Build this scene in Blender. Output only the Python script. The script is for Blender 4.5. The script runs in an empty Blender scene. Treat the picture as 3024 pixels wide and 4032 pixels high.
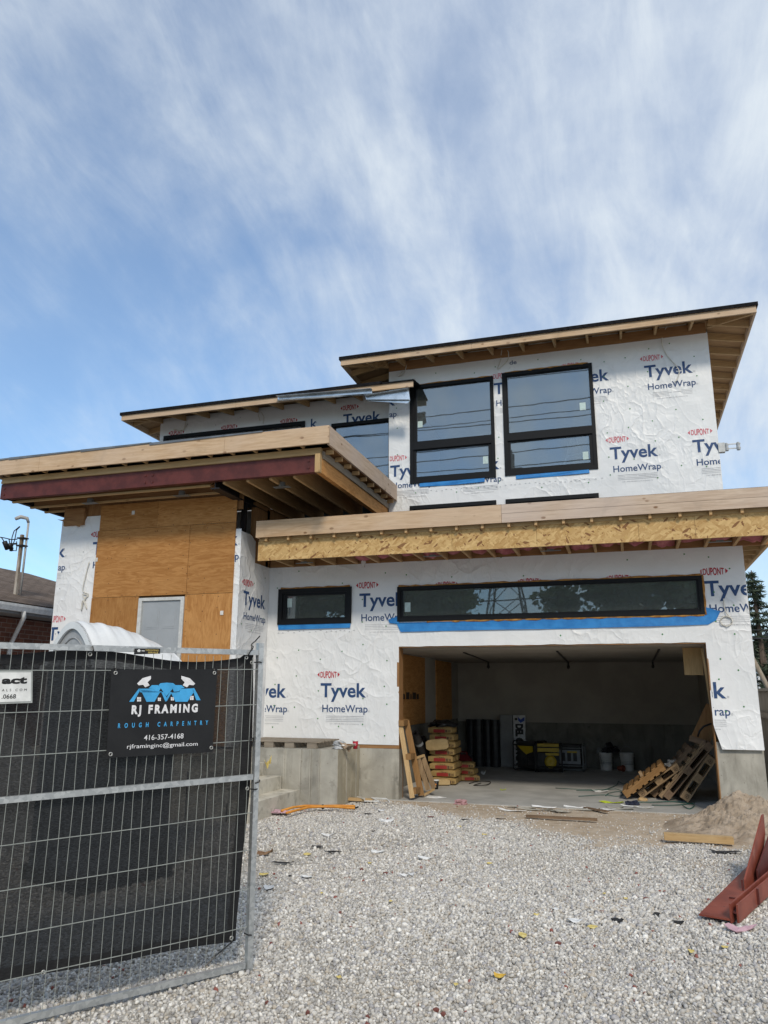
import bpy, math, random
import numpy as np
from mathutils import Vector, Matrix, noise as mnoise
R = math.radians
rng = random.Random(7)
S = bpy.context.scene
C = S.collection

# ------------------------------------------------------------------ camera, light, sky, exposure
CAM_H = 1.70
YAW, PITCH, ROLL, FPX = R(17.4665), R(13.3629), R(0.26582), 3000.0     # focal length in photo pixels (3024 x 4032)
c_, s_ = math.cos(YAW), math.sin(YAW)
FW = Vector((-s_*math.cos(PITCH), c_*math.cos(PITCH), math.sin(PITCH)))
R0 = Vector((c_, s_, 0)); U0 = R0.cross(FW)
RT = R0*math.cos(ROLL) + U0*math.sin(ROLL)
UP = -R0*math.sin(ROLL) + U0*math.cos(ROLL)
cd = bpy.data.cameras.new('camera'); cam = bpy.data.objects.new('camera', cd); C.objects.link(cam)
cd.sensor_fit = 'VERTICAL'; cd.sensor_height = 36.0; cd.sensor_width = 27.0
cd.lens = FPX/4032*36; cd.clip_start = 0.05; cd.clip_end = 2000
M = Matrix((RT, UP, -FW)).transposed().to_4x4(); M.translation = (0, 0, CAM_H)
cam.matrix_world = M
S.camera = cam
S.view_settings.view_transform = 'Standard'; S.view_settings.look = 'None'
S.view_settings.exposure = 0.35; S.view_settings.gamma = 1.0

SUN_ELEV, SUN_AZ = R(38), R(158)        # azimuth the light comes from, clockwise from +Y seen from above
SUN_STRENGTH, SKY_STRENGTH = 1.75, 0.10
sd = Vector((math.sin(SUN_AZ)*math.cos(SUN_ELEV), math.cos(SUN_AZ)*math.cos(SUN_ELEV), math.sin(SUN_ELEV)))
sl = bpy.data.lights.new('sun', 'SUN'); sl.energy = SUN_STRENGTH; sl.angle = R(10); sl.color = (1.0, 0.90, 0.75)
so = bpy.data.objects.new('sun', sl); C.objects.link(so); so.location = sd*60
so.rotation_euler = sd.to_track_quat('Z', 'Y').to_euler()

class NT:
    """tiny node-tree helper"""
    def __init__(s, nt): s.nt = nt
    def n(s, t, ins=None, **props):
        nd = s.nt.nodes.new(t)
        for k, v in props.items(): setattr(nd, k, v)
        for k, v in (ins or {}).items():
            sock = nd.inputs[k]
            if hasattr(v, 'is_output') or isinstance(v, bpy.types.NodeSocket): s.nt.links.new(v, sock)
            else: sock.default_value = v
        return nd
    def math(s, op, a, b=0.0, c=None, clamp=False):
        nd = s.nt.nodes.new('ShaderNodeMath'); nd.operation = op; nd.use_clamp = clamp
        for i, v in enumerate((a, b) if c is None else (a, b, c)):
            if isinstance(v, bpy.types.NodeSocket): s.nt.links.new(v, nd.inputs[i])
            else: nd.inputs[i].default_value = v
        return nd.outputs[0]
    def mix(s, f, a, b, blend='MIX'):
        nd = s.nt.nodes.new('ShaderNodeMix'); nd.data_type = 'RGBA'; nd.blend_type = blend
        for i, v in ((0, f), (6, a), (7, b)):
            if isinstance(v, bpy.types.NodeSocket): s.nt.links.new(v, nd.inputs[i])
            else: nd.inputs[i].default_value = (*v, 1) if isinstance(v, tuple) and len(v) == 3 else v
        return nd.outputs[2]
    def ramp(s, f, lo, hi, a=0.0, b=1.0):
        nd = s.nt.nodes.new('ShaderNodeMapRange'); nd.interpolation_type = 'SMOOTHSTEP'
        s.nt.links.new(f, nd.inputs[0])
        for i, v in ((1, lo), (2, hi), (3, a), (4, b)): nd.inputs[i].default_value = v
        return nd.outputs[0]

W = bpy.data.worlds.new('World'); S.world = W; W.use_nodes = True
W.node_tree.nodes.clear(); w = NT(W.node_tree)
sky = w.n('ShaderNodeTexSky', sky_type='NISHITA', sun_disc=False, sun_elevation=SUN_ELEV, sun_rotation=SUN_AZ,
          air_density=1.0, dust_density=0.6, ozone_density=1.6)
tc = w.n('ShaderNodeTexCoord')
sp = w.n('ShaderNodeSeparateXYZ', {0: tc.outputs['Generated']})
zc = w.math('ADD', w.math('MAXIMUM', sp.outputs[2], 0.0), 0.75)
cx = w.math('DIVIDE', sp.outputs[0], zc); cy = w.math('DIVIDE', sp.outputs[1], zc)
cv = w.n('ShaderNodeCombineXYZ', {0: cx, 1: cy})
def cloudnoise(rot, sc, scale, detail, rough, dist, off=(0, 0, 0)):
    mp = w.n('ShaderNodeMapping', {'Vector': cv.outputs[0], 'Rotation': (0, 0, R(rot)), 'Scale': sc, 'Location': off})
    return w.n('ShaderNodeTexNoise', {'Vector': mp.outputs[0], 'Scale': scale, 'Detail': detail, 'Roughness': rough, 'Distortion': dist}).outputs[0]
big = cloudnoise(25, (1, 1, 1), 1.7, 4, 0.5, 0.3, (3.1, 1.7, 0))
mid = cloudnoise(-20, (1.0, 0.85, 1), 4.0, 8, 0.54, 0.35, (0.4, 5.2, 0))
wisp = cloudnoise(-38, (2.2, 0.8, 1), 7.5, 10, 0.62, 0.35, (7.7, 0.3, 0))
fine = cloudnoise(10, (1, 1, 1), 24, 6, 0.62, 0.3, (1.7, 2.3, 0))
cov = w.math('ADD', w.math('ADD', w.math('MULTIPLY', big, 0.38), w.math('MULTIPLY', mid, 0.34)), w.math('ADD', w.math('MULTIPLY', wisp, 0.19), w.math('MULTIPLY', fine, 0.09)))
az = w.math('ADD', w.math('MULTIPLY', sp.outputs[0], 0.20), w.math('MULTIPLY', sp.outputs[2], 0.10))     # more veil to the right and overhead
cov = w.math('ADD', cov, az)
fac = w.ramp(cov, 0.35, 0.67, 0.24, 0.95)
tone = w.ramp(w.math('ADD', w.math('MULTIPLY', mid, 0.55), w.math('MULTIPLY', wisp, 0.45)), 0.36, 0.66)
ccol = w.mix(tone, (4.4, 5.1, 6.25), (6.4, 6.95, 7.4))
sat = w.mix(1.0, sky.outputs[0], (0.92, 1.27, 1.46), 'MULTIPLY')
scol = w.mix(fac, sat, ccol)
bg = w.n('ShaderNodeBackground', {'Color': scol, 'Strength': SKY_STRENGTH})
wo = w.n('ShaderNodeOutputWorld', {'Surface': bg.outputs[0]})

# ------------------------------------------------------------------ photo pixel -> point in the place
def ray(x, y): return RT*((x-1512)/FPX) + UP*((2016-y)/FPX) + FW
def at(x, y, X=None, Y=None, Z=None):
    d = ray(x, y)
    t = X/d.x if X is not None else (Y/d.y if Y is not None else (Z-CAM_H)/d.z)
    return Vector((d.x*t, d.y*t, d.z*t+CAM_H))
def zm(ox, oy, s): return lambda x, y: (ox+x/s, oy+y/s)

# ------------------------------------------------------------------ mesh builder
class MB:
    def __init__(s): s.v = []; s.f = []; s.m = []
    def face(s, pts, m=0):
        i = len(s.v); s.v += [tuple(p) for p in pts]; s.f.append(tuple(range(i, i+len(pts)))); s.m.append(m)
    def idx(s, verts, faces, m=0):
        i = len(s.v); s.v += [tuple(p) for p in verts]
        s.f += [tuple(i+k for k in f) for f in faces]; s.m += [m]*len(faces)
    def box(s, x0, x1, y0, y1, z0, z1, m=0, skip=()):
        v = [(x, y, z) for z in (z0, z1) for y in (y0, y1) for x in (x0, x1)]
        F = {'b': (0, 2, 3, 1), 't': (4, 5, 7, 6), 'f': (0, 1, 5, 4), 'k': (2, 6, 7, 3), 'l': (0, 4, 6, 2), 'r': (1, 3, 7, 5)}
        s.idx(v, [f for k, f in F.items() if k not in skip], m); return s
    def bar(s, p, q, w, h, up=(0, 0, 1), m=0):
        p, q = Vector(p), Vector(q); d = (q-p).normalized(); u = Vector(up)
        u = (u-d*u.dot(d))
        if u.length < 1e-5: u = Vector((1, 0, 0)); u = u-d*u.dot(d)
        u.normalize(); r = d.cross(u)
        v = [a+r*(w/2*i)+u*(h/2*j) for a in (p, q) for i, j in ((-1, -1), (1, -1), (1, 1), (-1, 1))]
        s.idx(v, [(3, 2, 1, 0), (4, 5, 6, 7), (0, 1, 5, 4), (1, 2, 6, 5), (2, 3, 7, 6), (3, 0, 4, 7)], m); return s
    def tube(s, pts, r, n=6, m=0, cap=True):
        pts = [Vector(p) for p in pts]; k = len(pts); rs = r if isinstance(r, (list, tuple)) else [r]*k
        u = None; V = []
        for i, p in enumerate(pts):
            d = (pts[min(i+1, k-1)]-pts[max(i-1, 0)]).normalized()
            if u is None: u = d.orthogonal().normalized()
            else:
                u = u-d*u.dot(d)
                u = u.normalized() if u.length > 1e-6 else d.orthogonal().normalized()
            b = d.cross(u)
            V += [p+(u*math.cos(2*math.pi*j/n)+b*math.sin(2*math.pi*j/n))*rs[i] for j in range(n)]
        F = [(i*n+j, i*n+(j+1) % n, (i+1)*n+(j+1) % n, (i+1)*n+j) for i in range(k-1) for j in range(n)]
        if cap: F += [tuple(range(n-1, -1, -1)), tuple((k-1)*n+j for j in range(n))]
        s.idx(V, F, m); return s
    def lathe(s, prof, cx=0, cy=0, n=20, m=0, axis=None, o=None):
        """prof: (radius, height) pairs about +Z at (cx, cy), or about axis at o"""
        if axis is None: a, o = Vector((0, 0, 1)), Vector((cx, cy, 0))
        else: a, o = Vector(axis).normalized(), Vector(o)
        u = a.orthogonal().normalized(); b = a.cross(u); V = []
        for (r, h) in prof: V += [o+a*h+(u*math.cos(2*math.pi*j/n)+b*math.sin(2*math.pi*j/n))*r for j in range(n)]
        F = [(i*n+j, i*n+(j+1) % n, (i+1)*n+(j+1) % n, (i+1)*n+j) for i in range(len(prof)-1) for j in range(n)]
        s.idx(V, F, m); return s
    def prism(s, poly, off, m=0, side=None):
        """polygon (3-D points) extruded by the vector off"""
        off = Vector(off); P = [Vector(p) for p in poly]; n = len(P)
        s.idx(P+[p+off for p in P], [tuple(range(n)), tuple(range(2*n-1, n-1, -1))], m)
        s.idx(P+[p+off for p in P], [((i+1) % n, i, n+i, n+(i+1) % n) for i in range(n)], m if side is None else side); return s
    def build(s, name, mats, parent=None, smooth=False, local=False, loc=None):
        """link as ONE mesh object. Points are world points unless local; a child's mesh is put relative to its thing's origin"""
        me = bpy.data.meshes.new(name); V = s.v; o = bpy.data.objects.new(name, me)
        if parent is not None:
            root = parent
            while root.parent: root = root.parent
            if not local: ox, oy, oz = root.location; V = [(x-ox, y-oy, z-oz) for x, y, z in V]
        elif not local:
            a = np.array(V); b = Vector(((a[:, 0].min()+a[:, 0].max())/2, (a[:, 1].min()+a[:, 1].max())/2, a[:, 2].min()))
            if loc is not None: b = Vector(loc)
            V = [(x-b.x, y-b.y, z-b.z) for x, y, z in V]; o.location = b
        me.from_pydata(V, [], s.f)
        for mt in (mats if isinstance(mats, (list, tuple)) else [mats]): me.materials.append(mt)
        if any(s.m): me.polygons.foreach_set('material_index', s.m)
        if smooth: me.polygons.foreach_set('use_smooth', [True]*len(me.polygons))
        me.update(); C.objects.link(o)
        if parent is not None: o.parent = parent
        return o
def tag(o, label=None, cat=None, group=None, kind=None):
    for k, v in (('label', label), ('category', cat), ('group', group), ('kind', kind)):
        if v: o[k] = v
    return o
def thing(name, loc, label, cat, group=None, rot=(0, 0, 0)):
    o = bpy.data.objects.new(name, None); o.empty_display_size = 0.2; C.objects.link(o)
    o.location = loc; o.rotation_euler = rot
    return tag(o, label, cat, group)

# ------------------------------------------------------------------ lettering
_tc = {}
def glyphs(txt, bold=0.0, spacing=1.0):
    """(triangulated outlines, xmin, xmax, cap height): lettering as flat convex faces in 2-D"""
    key = (txt, bold, spacing)
    if key not in _tc:
        def mesh_of(t):
            cu = bpy.data.curves.new('lettering', 'FONT'); cu.body = t; cu.size = 1; cu.offset = bold; cu.resolution_u = 3; cu.space_character = spacing
            o = bpy.data.objects.new('lettering', cu); C.objects.link(o)
            me = bpy.data.meshes.new_from_object(o.evaluated_get(bpy.context.evaluated_depsgraph_get()))
            V = [(v.co.x, v.co.y) for v in me.vertices]; me.calc_loop_triangles()
            T = [tuple(V[i] for i in t.vertices) for t in me.loop_triangles]
            bpy.data.objects.remove(o); bpy.data.curves.remove(cu); bpy.data.meshes.remove(me)
            return T
        T = mesh_of(txt); H = mesh_of('H')
        xs = [p[0] for t in T for p in t]
        _tc[key] = (T, min(xs), max(xs), max(p[1] for t in H for p in t))
    return _tc[key]
def clip_poly(P, ax, lim, keep_less):
    out = []
    for i, p in enumerate(P):
        q = P[(i+1) % len(P)]
        a = (p[ax] <= lim) if keep_less else (p[ax] >= lim); b = (q[ax] <= lim) if keep_less else (q[ax] >= lim)
        if a: out.append(p)
        if a != b:
            t = (lim-p[ax])/(q[ax]-p[ax]); out.append(tuple(p[k]+(q[k]-p[k])*t for k in (0, 1)))
    return out
HOLES = []                     # openings of the wall being printed: the print stops at them
def put_poly(mb, P, mapf, m, clip=None, k=0):
    for i in range(k, len(HOLES)):
        h = HOLES[i]; xs = [p[0] for p in P]; ys = [p[1] for p in P]
        if max(xs) <= h[0] or min(xs) >= h[1] or max(ys) <= h[2] or min(ys) >= h[3]: continue
        rest = P
        for ax, lim, less in ((0, h[0], True), (0, h[1], False), (1, h[2], True), (1, h[3], False)):
            Q = clip_poly(rest, ax, lim, less)
            if len(Q) >= 3: put_poly(mb, Q, mapf, m, clip, i+1)
            rest = clip_poly(rest, ax, lim, not less)
            if len(rest) < 3: break
        return
    if clip:
        for ax, lim, less in ((0, clip[0], False), (0, clip[1], True), (1, clip[2], False), (1, clip[3], True)):
            if lim is not None and P: P = clip_poly(P, ax, lim, less)
    if len(P) >= 3: mb.face([mapf(a, b) for a, b in P], m)
def put_text(mb, txt, mapf, a0, b0, m, width=None, cap=None, bold=0.0, clip=None, warp=None, spacing=1.0):
    T, x0, x1, H = glyphs(txt, bold, spacing)
    sx = width/(x1-x0) if width else cap/H
    sy = cap/H if cap else sx
    for t in T:
        P = [((x-x0)*sx, y*sy) for x, y in t]
        if warp: P = [warp(*p) for p in P]
        put_poly(mb, [(a0+x, b0+y) for x, y in P], mapf, m, clip)
def put_rect(mb, a0, a1, b0, b1, mapf, m, clip=None): put_poly(mb, [(a0, b0), (a1, b0), (a1, b1), (a0, b1)], mapf, m, clip)

# ------------------------------------------------------------------ materials (procedural)
_mats = {}
def material(name):
    m = bpy.data.materials.new(name); m.use_nodes = True; m.node_tree.nodes.clear(); _mats[name] = m
    k = NT(m.node_tree); out = k.n('ShaderNodeOutputMaterial')
    tcn = k.n('ShaderNodeTexCoord')
    return m, k, out, tcn.outputs['Object']
def principled(k, out, col, rough=0.7, metal=0.0, normal=None, spec=0.5):
    ins = {'Base Color': (*col, 1) if isinstance(col, tuple) else col, 'Roughness': rough, 'Metallic': metal, 'Specular IOR Level': spec}
    if normal is not None: ins['Normal'] = normal
    p = k.n('ShaderNodeBsdfPrincipled', ins); k.nt.links.new(p.outputs[0], out.inputs[0]); return p
def tex(k, vec, scale, detail=5, rough=0.55, dist=0.0, stretch=(1, 1, 1), loc=(0, 0, 0), rot=(0, 0, 0)):
    mp = k.n('ShaderNodeMapping', {'Vector': vec, 'Scale': stretch, 'Location': loc, 'Rotation': rot})
    return k.n('ShaderNodeTexNoise', {'Vector': mp.outputs[0], 'Scale': scale, 'Detail': detail, 'Roughness': rough, 'Distortion': dist}).outputs[0]
def bump(k, h, strength=0.3, dist=0.01):
    return k.n('ShaderNodeBump', {'Height': h, 'Strength': strength, 'Distance': dist}).outputs[0]
def mottled(name, c1, c2, scale=6, stretch=(1, 1, 1), rough=0.7, metal=0.0, bmp=0.0, bscale=None, lo=0.35, hi=0.65, detail=6, spec=0.4, bdist=0.01):
    if name in _mats: return _mats[name]
    m, k, out, v = material(name)
    n = tex(k, v, scale, detail, 0.6, 0.2, stretch); col = k.mix(k.ramp(n, lo, hi), c1, c2)
    nm = bump(k, tex(k, v, bscale or scale*4, 6, 0.6, 0, stretch), bmp, bdist) if bmp else None
    principled(k, out, col, rough, metal, nm, spec); return m
AX = {'x': (0.09, 1, 1), 'y': (1, 0.09, 1), 'z': (1, 1, 0.09)}
def wood(name, c1, c2, axis='x', scale=9, knots=0.5, stain=0.25, rough=0.75):
    name = f'{name}_{axis}'
    if name in _mats: return _mats[name]
    m, k, out, v = material(name); st = AX[axis]
    g = tex(k, v, scale*3.0, 5, 0.6, 0.6, st); col = k.mix(k.ramp(g, 0.3, 0.7), c1, c2)
    g2 = tex(k, v, scale*14, 3, 0.5, 0, tuple(a*0.5 if a < 1 else 1 for a in st)); col = k.mix(k.math('MULTIPLY', k.ramp(g2, 0.42, 0.7), 0.35), col, tuple(a*0.62 for a in c1))
    mp = k.n('ShaderNodeMapping', {'Vector': v, 'Scale': tuple(0.55 if a < 1 else 1 for a in st)})
    vo = k.n('ShaderNodeTexVoronoi', {'Vector': mp.outputs[0], 'Scale': 7.0, 'Randomness': 1.0})
    col = k.mix(k.math('MULTIPLY', k.math('MULTIPLY', k.ramp(vo.outputs['Distance'], 0.10, 0.19, 1, 0), k.ramp(tex(k, v, 2.3, 2, 0.5, 0, loc=(7, 1, 4)), 0.44, 0.56)), knots), col, (0.16, 0.075, 0.03))
    b = tex(k, v, 1.7, 4, 0.6, 0.3); col = k.mix(k.math('MULTIPLY', k.ramp(b, 0.55, 0.78), stain), col, tuple(a*0.55 for a in c2))
    b2 = tex(k, v, 0.6, 3, 0.6, 0.3, loc=(4, 2, 1)); col = k.mix(k.math('MULTIPLY', k.ramp(b2, 0.4, 0.65), 0.5), col, (c2[0]*0.92, c2[1]*0.97, c2[2]*1.12))
    principled(k, out, col, rough, 0, bump(k, g, 0.15, 0.004), 0.25); return m
def wmat(kind, axis='x'):
    P = {'fascia': ((0.47, 0.315, 0.185), (0.60, 0.44, 0.29), 8, 0.85, 0.6), 'fascia_grey': ((0.46, 0.345, 0.255), (0.58, 0.46, 0.355), 8, 0.85, 0.75),
         'lumber': ((0.44, 0.285, 0.13), (0.55, 0.38, 0.19), 9, 0.5, 0.3), 'pallet': ((0.20, 0.132, 0.072), (0.34, 0.232, 0.13), 8, 0.4, 0.45),
         'pallet_orange': ((0.22, 0.115, 0.04), (0.31, 0.175, 0.07), 8, 0.4, 0.4), 'joist': ((0.40, 0.25, 0.115), (0.55, 0.36, 0.175), 9, 0.4, 0.4),
         'pallet_dark': ((0.135, 0.086, 0.05), (0.235, 0.155, 0.095), 8, 0.3, 0.4), 'brown': ((0.25, 0.125, 0.05), (0.35, 0.19, 0.08), 9, 0.3, 0.3), 'old': ((0.20, 0.165, 0.125), (0.33, 0.28, 0.215), 7, 0.35, 0.6)}[kind]
    return wood(kind, P[0], P[1], axis, P[2], P[3], P[4])
def plywood(name='plywood', st=(0.55, 0.55, 3.2)):
    if name in _mats: return _mats[name]
    m, k, out, v = material(name)
    d = tex(k, v, 1.1, 3, 0.5, 0.5, (1, 1, 2.2)); dm = k.n('ShaderNodeVectorMath', {0: v, 1: (1, 1, 1)}, operation='MULTIPLY')
    wv = k.n('ShaderNodeTexNoise', {'Vector': k.n('ShaderNodeMapping', {'Vector': dm.outputs[0], 'Scale': st}).outputs[0], 'Scale': 3.4, 'Detail': 7, 'Roughness': 0.6, 'Distortion': 2.6})
    col = k.mix(k.ramp(wv.outputs[0], 0.30, 0.70), (0.37, 0.165, 0.045), (0.54, 0.28, 0.098))
    col = k.mix(k.math('MULTIPLY', k.ramp(d, 0.45, 0.7), 0.35), col, (0.55, 0.30, 0.11))
    vo = k.n('ShaderNodeTexVoronoi', {'Vector': v, 'Scale': 4.1}); col = k.mix(k.math('MULTIPLY', k.ramp(vo.outputs['Distance'], 0.035, 0.07, 1, 0), 0.75), col, (0.12, 0.045, 0.015))
    fl = tex(k, v, 40, 4, 0.6, 0, (0.4, 1, 1.5) if st[2] > 1 else (1.5, 1, 0.4)); col = k.mix(k.math('MULTIPLY', k.ramp(fl, 0.5, 0.75), 0.25), col, (0.24, 0.105, 0.035))
    oi = k.n('ShaderNodeObjectInfo'); col = k.mix(1.0, col, k.mix(oi.outputs['Random'], (0.72, 0.69, 0.64), (1.14, 1.14, 1.16)), 'MULTIPLY')
    principled(k, out, col, 0.72, 0, bump(k, wv.outputs[0], 0.1, 0.003), 0.25); return m
def osb():
    if 'strand_board' in _mats: return _mats['strand_board']
    m, k, out, v = material('strand_board'); col = (0.50, 0.325, 0.125)
    for i, (rot, sc, th) in enumerate(((100, 27, 0.42), (64, 25, 0.47), (-62, 30, 0.50), (12, 23, 0.52), (-35, 26, 0.56), (38, 30, 0.60))):
        mp0 = k.n('ShaderNodeMapping', {'Vector': v, 'Rotation': (0, R(rot), 0), 'Location': (i*1.7, 0, i*0.9)}); mp = k.n('ShaderNodeMapping', {'Vector': mp0.outputs[0], 'Scale': (0.36, 1, 1.2)})
        vo = k.n('ShaderNodeTexVoronoi', {'Vector': mp.outputs[0], 'Scale': sc}); sx = k.n('ShaderNodeSeparateColor', {0: vo.outputs['Color']})
        shade = k.mix(sx.outputs[0], (0.40, 0.235, 0.085), (0.62, 0.43, 0.195))
        shade = k.mix(k.ramp(sx.outputs[2], 0.93, 0.95), shade, (0.21, 0.10, 0.04))
        col = k.mix(k.math('GREATER_THAN', sx.outputs[1], th+0.08), col, shade)
    principled(k, out, col, 0.7, 0, None, 0.3); return m
def wrap_mat():
    if 'house_wrap' in _mats: return _mats['house_wrap']
    m, k, out, v = material('house_wrap')
    a = tex(k, v, 1.5, 2, 0.4, 0.25); rid = k.math('ABSOLUTE', k.math('SUBTRACT', a, 0.5))
    b = tex(k, v, 3.0, 2, 0.4, 0.3, (1, 1, 0.7), loc=(5, 1, 2)); rid2 = k.math('ABSOLUTE', k.math('SUBTRACT', b, 0.5))
    f = tex(k, v, 26, 4, 0.6, 0.8); zone = k.ramp(tex(k, v, 0.65, 2, 0.5, 0, loc=(2, 8, 3)), 0.40, 0.60, 0.22, 1.25)
    vr = k.n('ShaderNodeTexVoronoi', {'Vector': k.n('ShaderNodeMapping', {'Vector': k.n('ShaderNodeVectorMath', {0: v, 1: k.n('ShaderNodeTexNoise', {'Vector': v, 'Scale': 2.3, 'Detail': 3.0}).outputs['Color']}, operation='ADD').outputs[0], 'Scale': (1, 1, 0.75)}).outputs[0], 'Scale': 2.6}, feature='DISTANCE_TO_EDGE')
    crease = k.ramp(vr.outputs['Distance'], 0.0, 0.16, 0.0, 1.0)
    def ridge(n, p): return k.math('POWER', k.math('SUBTRACT', 1.0, k.math('MULTIPLY', k.math('ABSOLUTE', k.math('SUBTRACT', n, 0.5)), 2.0)), p)
    c3 = tex(k, v, 6.0, 2, 0.4, 0.3, (1.3, 1, 0.6), loc=(1, 9, 4), rot=(0, 0.5, 0))
    h = k.math('ADD', k.math('ADD', k.math('MULTIPLY', ridge(a, 16.0), 0.34), k.math('MULTIPLY', ridge(b, 14.0), 0.26)), k.math('ADD', k.math('MULTIPLY', a, 0.9), k.math('ADD', k.math('MULTIPLY', ridge(c3, 12.0), 0.10), k.math('MULTIPLY', crease, 0.10))))
    col = k.mix(k.ramp(tex(k, v, 1.1, 3, 0.6), 0.35, 0.7), (0.715, 0.728, 0.74), (0.77, 0.778, 0.785))
    col = k.mix(k.math('MULTIPLY', k.ramp(tex(k, v, 2.6, 5, 0.65, loc=(9, 3, 1)), 0.56, 0.8), 0.22), col, (0.60, 0.59, 0.565))
    nd = k.n('ShaderNodeBump', {'Height': h, 'Strength': k.math('MULTIPLY', zone, 0.44), 'Distance': 0.055})
    principled(k, out, col, 0.42, 0, nd.outputs[0], 0.4); return m
def ink(name, col):
    if name in _mats: return _mats[name]
    m, k, out, v = material(name)
    n = tex(k, v, 3.2, 4, 0.55, 1.2); n2 = tex(k, v, 14, 4, 0.6)
    c = k.mix(k.math('MULTIPLY', k.ramp(n2, 0.45, 0.75), 0.35), col, tuple(min(1, a*1.5+0.06) for a in col))
    principled(k, out, c, 0.5, 0, bump(k, k.math('ABSOLUTE', k.math('SUBTRACT', n, 0.5)), 0.45, 0.04), 0.3); return m
def concrete(name='concrete', c1=(0.30, 0.285, 0.245), c2=(0.46, 0.44, 0.385), formed=True):
    if name in _mats: return _mats[name]
    m, k, out, v = material(name)
    n = tex(k, v, 2.2, 7, 0.62, 0.4); col = k.mix(k.ramp(n, 0.34, 0.66), c1, c2)
    st = tex(k, v, 7, 5, 0.6, 0.3, (1, 1, 0.22) if formed else (1, 1, 1)); col = k.mix(k.math('MULTIPLY', k.ramp(st, 0.50, 0.72), 0.6), col, tuple(a*0.55 for a in c1))
    sp2 = tex(k, v, 5, 6, 0.65, 0.2, loc=(3, 7, 2)); col = k.mix(k.math('MULTIPLY', k.ramp(sp2, 0.60, 0.70), 0.55), col, tuple(a*0.5 for a in c1))
    if formed: pl_ = tex(k, v, 3.6, 1, 0.3, 0, (1, 1, 0.02), loc=(0.4, 0, 0)); col = k.mix(k.math('MULTIPLY', k.ramp(pl_, 0.44, 0.52), 0.45), col, tuple(a*0.72 for a in c2))
    vo = k.n('ShaderNodeTexVoronoi', {'Vector': v, 'Scale': 11}); col = k.mix(k.math('MULTIPLY', k.ramp(vo.outputs['Distance'], 0.06, 0.1, 1, 0), 0.6), col, tuple(a*0.4 for a in c1))
    principled(k, out, col, 0.85, 0, bump(k, tex(k, v, 30, 6, 0.65), 0.35, 0.006), 0.25); return m
def flat(name, col, rough=0.6, metal=0.0, spec=0.4):
    if name in _mats: return _mats[name]
    return mottled(name, tuple(a*0.88 for a in col), tuple(min(1, a*1.08) for a in col), 12, rough=rough, metal=metal, spec=spec, bmp=0.06, bscale=60, bdist=0.003)
def galvanised():
    if 'galvanised_steel' in _mats: return _mats['galvanised_steel']
    m, k, out, v = material('galvanised_steel')
    vo = k.n('ShaderNodeTexVoronoi', {'Vector': v, 'Scale': 42}); sx = k.n('ShaderNodeSeparateColor', {0: vo.outputs['Color']})
    col = k.mix(sx.outputs[0], (0.43, 0.445, 0.445), (0.62, 0.63, 0.62)); n = tex(k, v, 7, 5, 0.6)
    col = k.mix(k.math('MULTIPLY', k.ramp(n, 0.5, 0.7), 0.4), col, (0.32, 0.34, 0.35))
    principled(k, out, col, 0.48, 0.75, None, 0.5); return m
def glass(name, tint, refl=0.2, haze=(0.06, 0.11)):
    if name in _mats: return _mats[name]
    m, k, out, v = material(name)
    wob = bump(k, tex(k, v, 1.1, 2, 0.5), 0.05, 0.012)
    tr = k.n('ShaderNodeBsdfTransparent', {'Color': (*tint, 1)}); gl = k.n('ShaderNodeBsdfGlossy', {'Color': (0.80, 0.90, 0.98, 1), 'Roughness': 0.012, 'Normal': wob})
    fr = k.n('ShaderNodeFresnel', {'IOR': 1.5}); f = k.math('ADD', k.math('MULTIPLY', fr.outputs[0], 0.9), refl, clamp=True)
    dd = k.n('ShaderNodeBsdfDiffuse', {'Color': (0.50, 0.54, 0.52, 1)}); tr2 = k.n('ShaderNodeMixShader', {0: k.ramp(tex(k, v, 2.5, 4, 0.6), 0.3, 0.8, *haze), 1: tr.outputs[0], 2: dd.outputs[0]})  # pale diffuse film puts a veil of light over the dark reflections
    mx = k.n('ShaderNodeMixShader', {0: f, 1: tr2.outputs[0], 2: gl.outputs[0]}); k.nt.links.new(mx.outputs[0], out.inputs[0]); return m
def brick_mat():
    m, k, out, v = material('brick')
    sx = k.n('ShaderNodeSeparateXYZ', {0: v}); uv = k.n('ShaderNodeCombineXYZ', {0: k.math('ADD', sx.outputs[0], sx.outputs[1]), 1: sx.outputs[2]})
    b = k.n('ShaderNodeTexBrick', {'Vector': uv.outputs[0], 'Color1': (0.18, 0.07, 0.046, 1), 'Color2': (0.27, 0.12, 0.078, 1), 'Mortar': (0.36, 0.30, 0.26, 1),
            'Scale': 1.0, 'Mortar Size': 0.006, 'Mortar Smooth': 0.2, 'Brick Width': 0.26, 'Row Height': 0.092})
    col = k.mix(k.math('MULTIPLY', k.ramp(tex(k, v, 9, 5, 0.6), 0.4, 0.7), 0.4), b.outputs[0], (0.10, 0.045, 0.032))
    principled(k, out, col, 0.85, 0, bump(k, k.math('SUBTRACT', 1.0, b.outputs['Fac']), 0.5, 0.01), 0.2); return m
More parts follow.
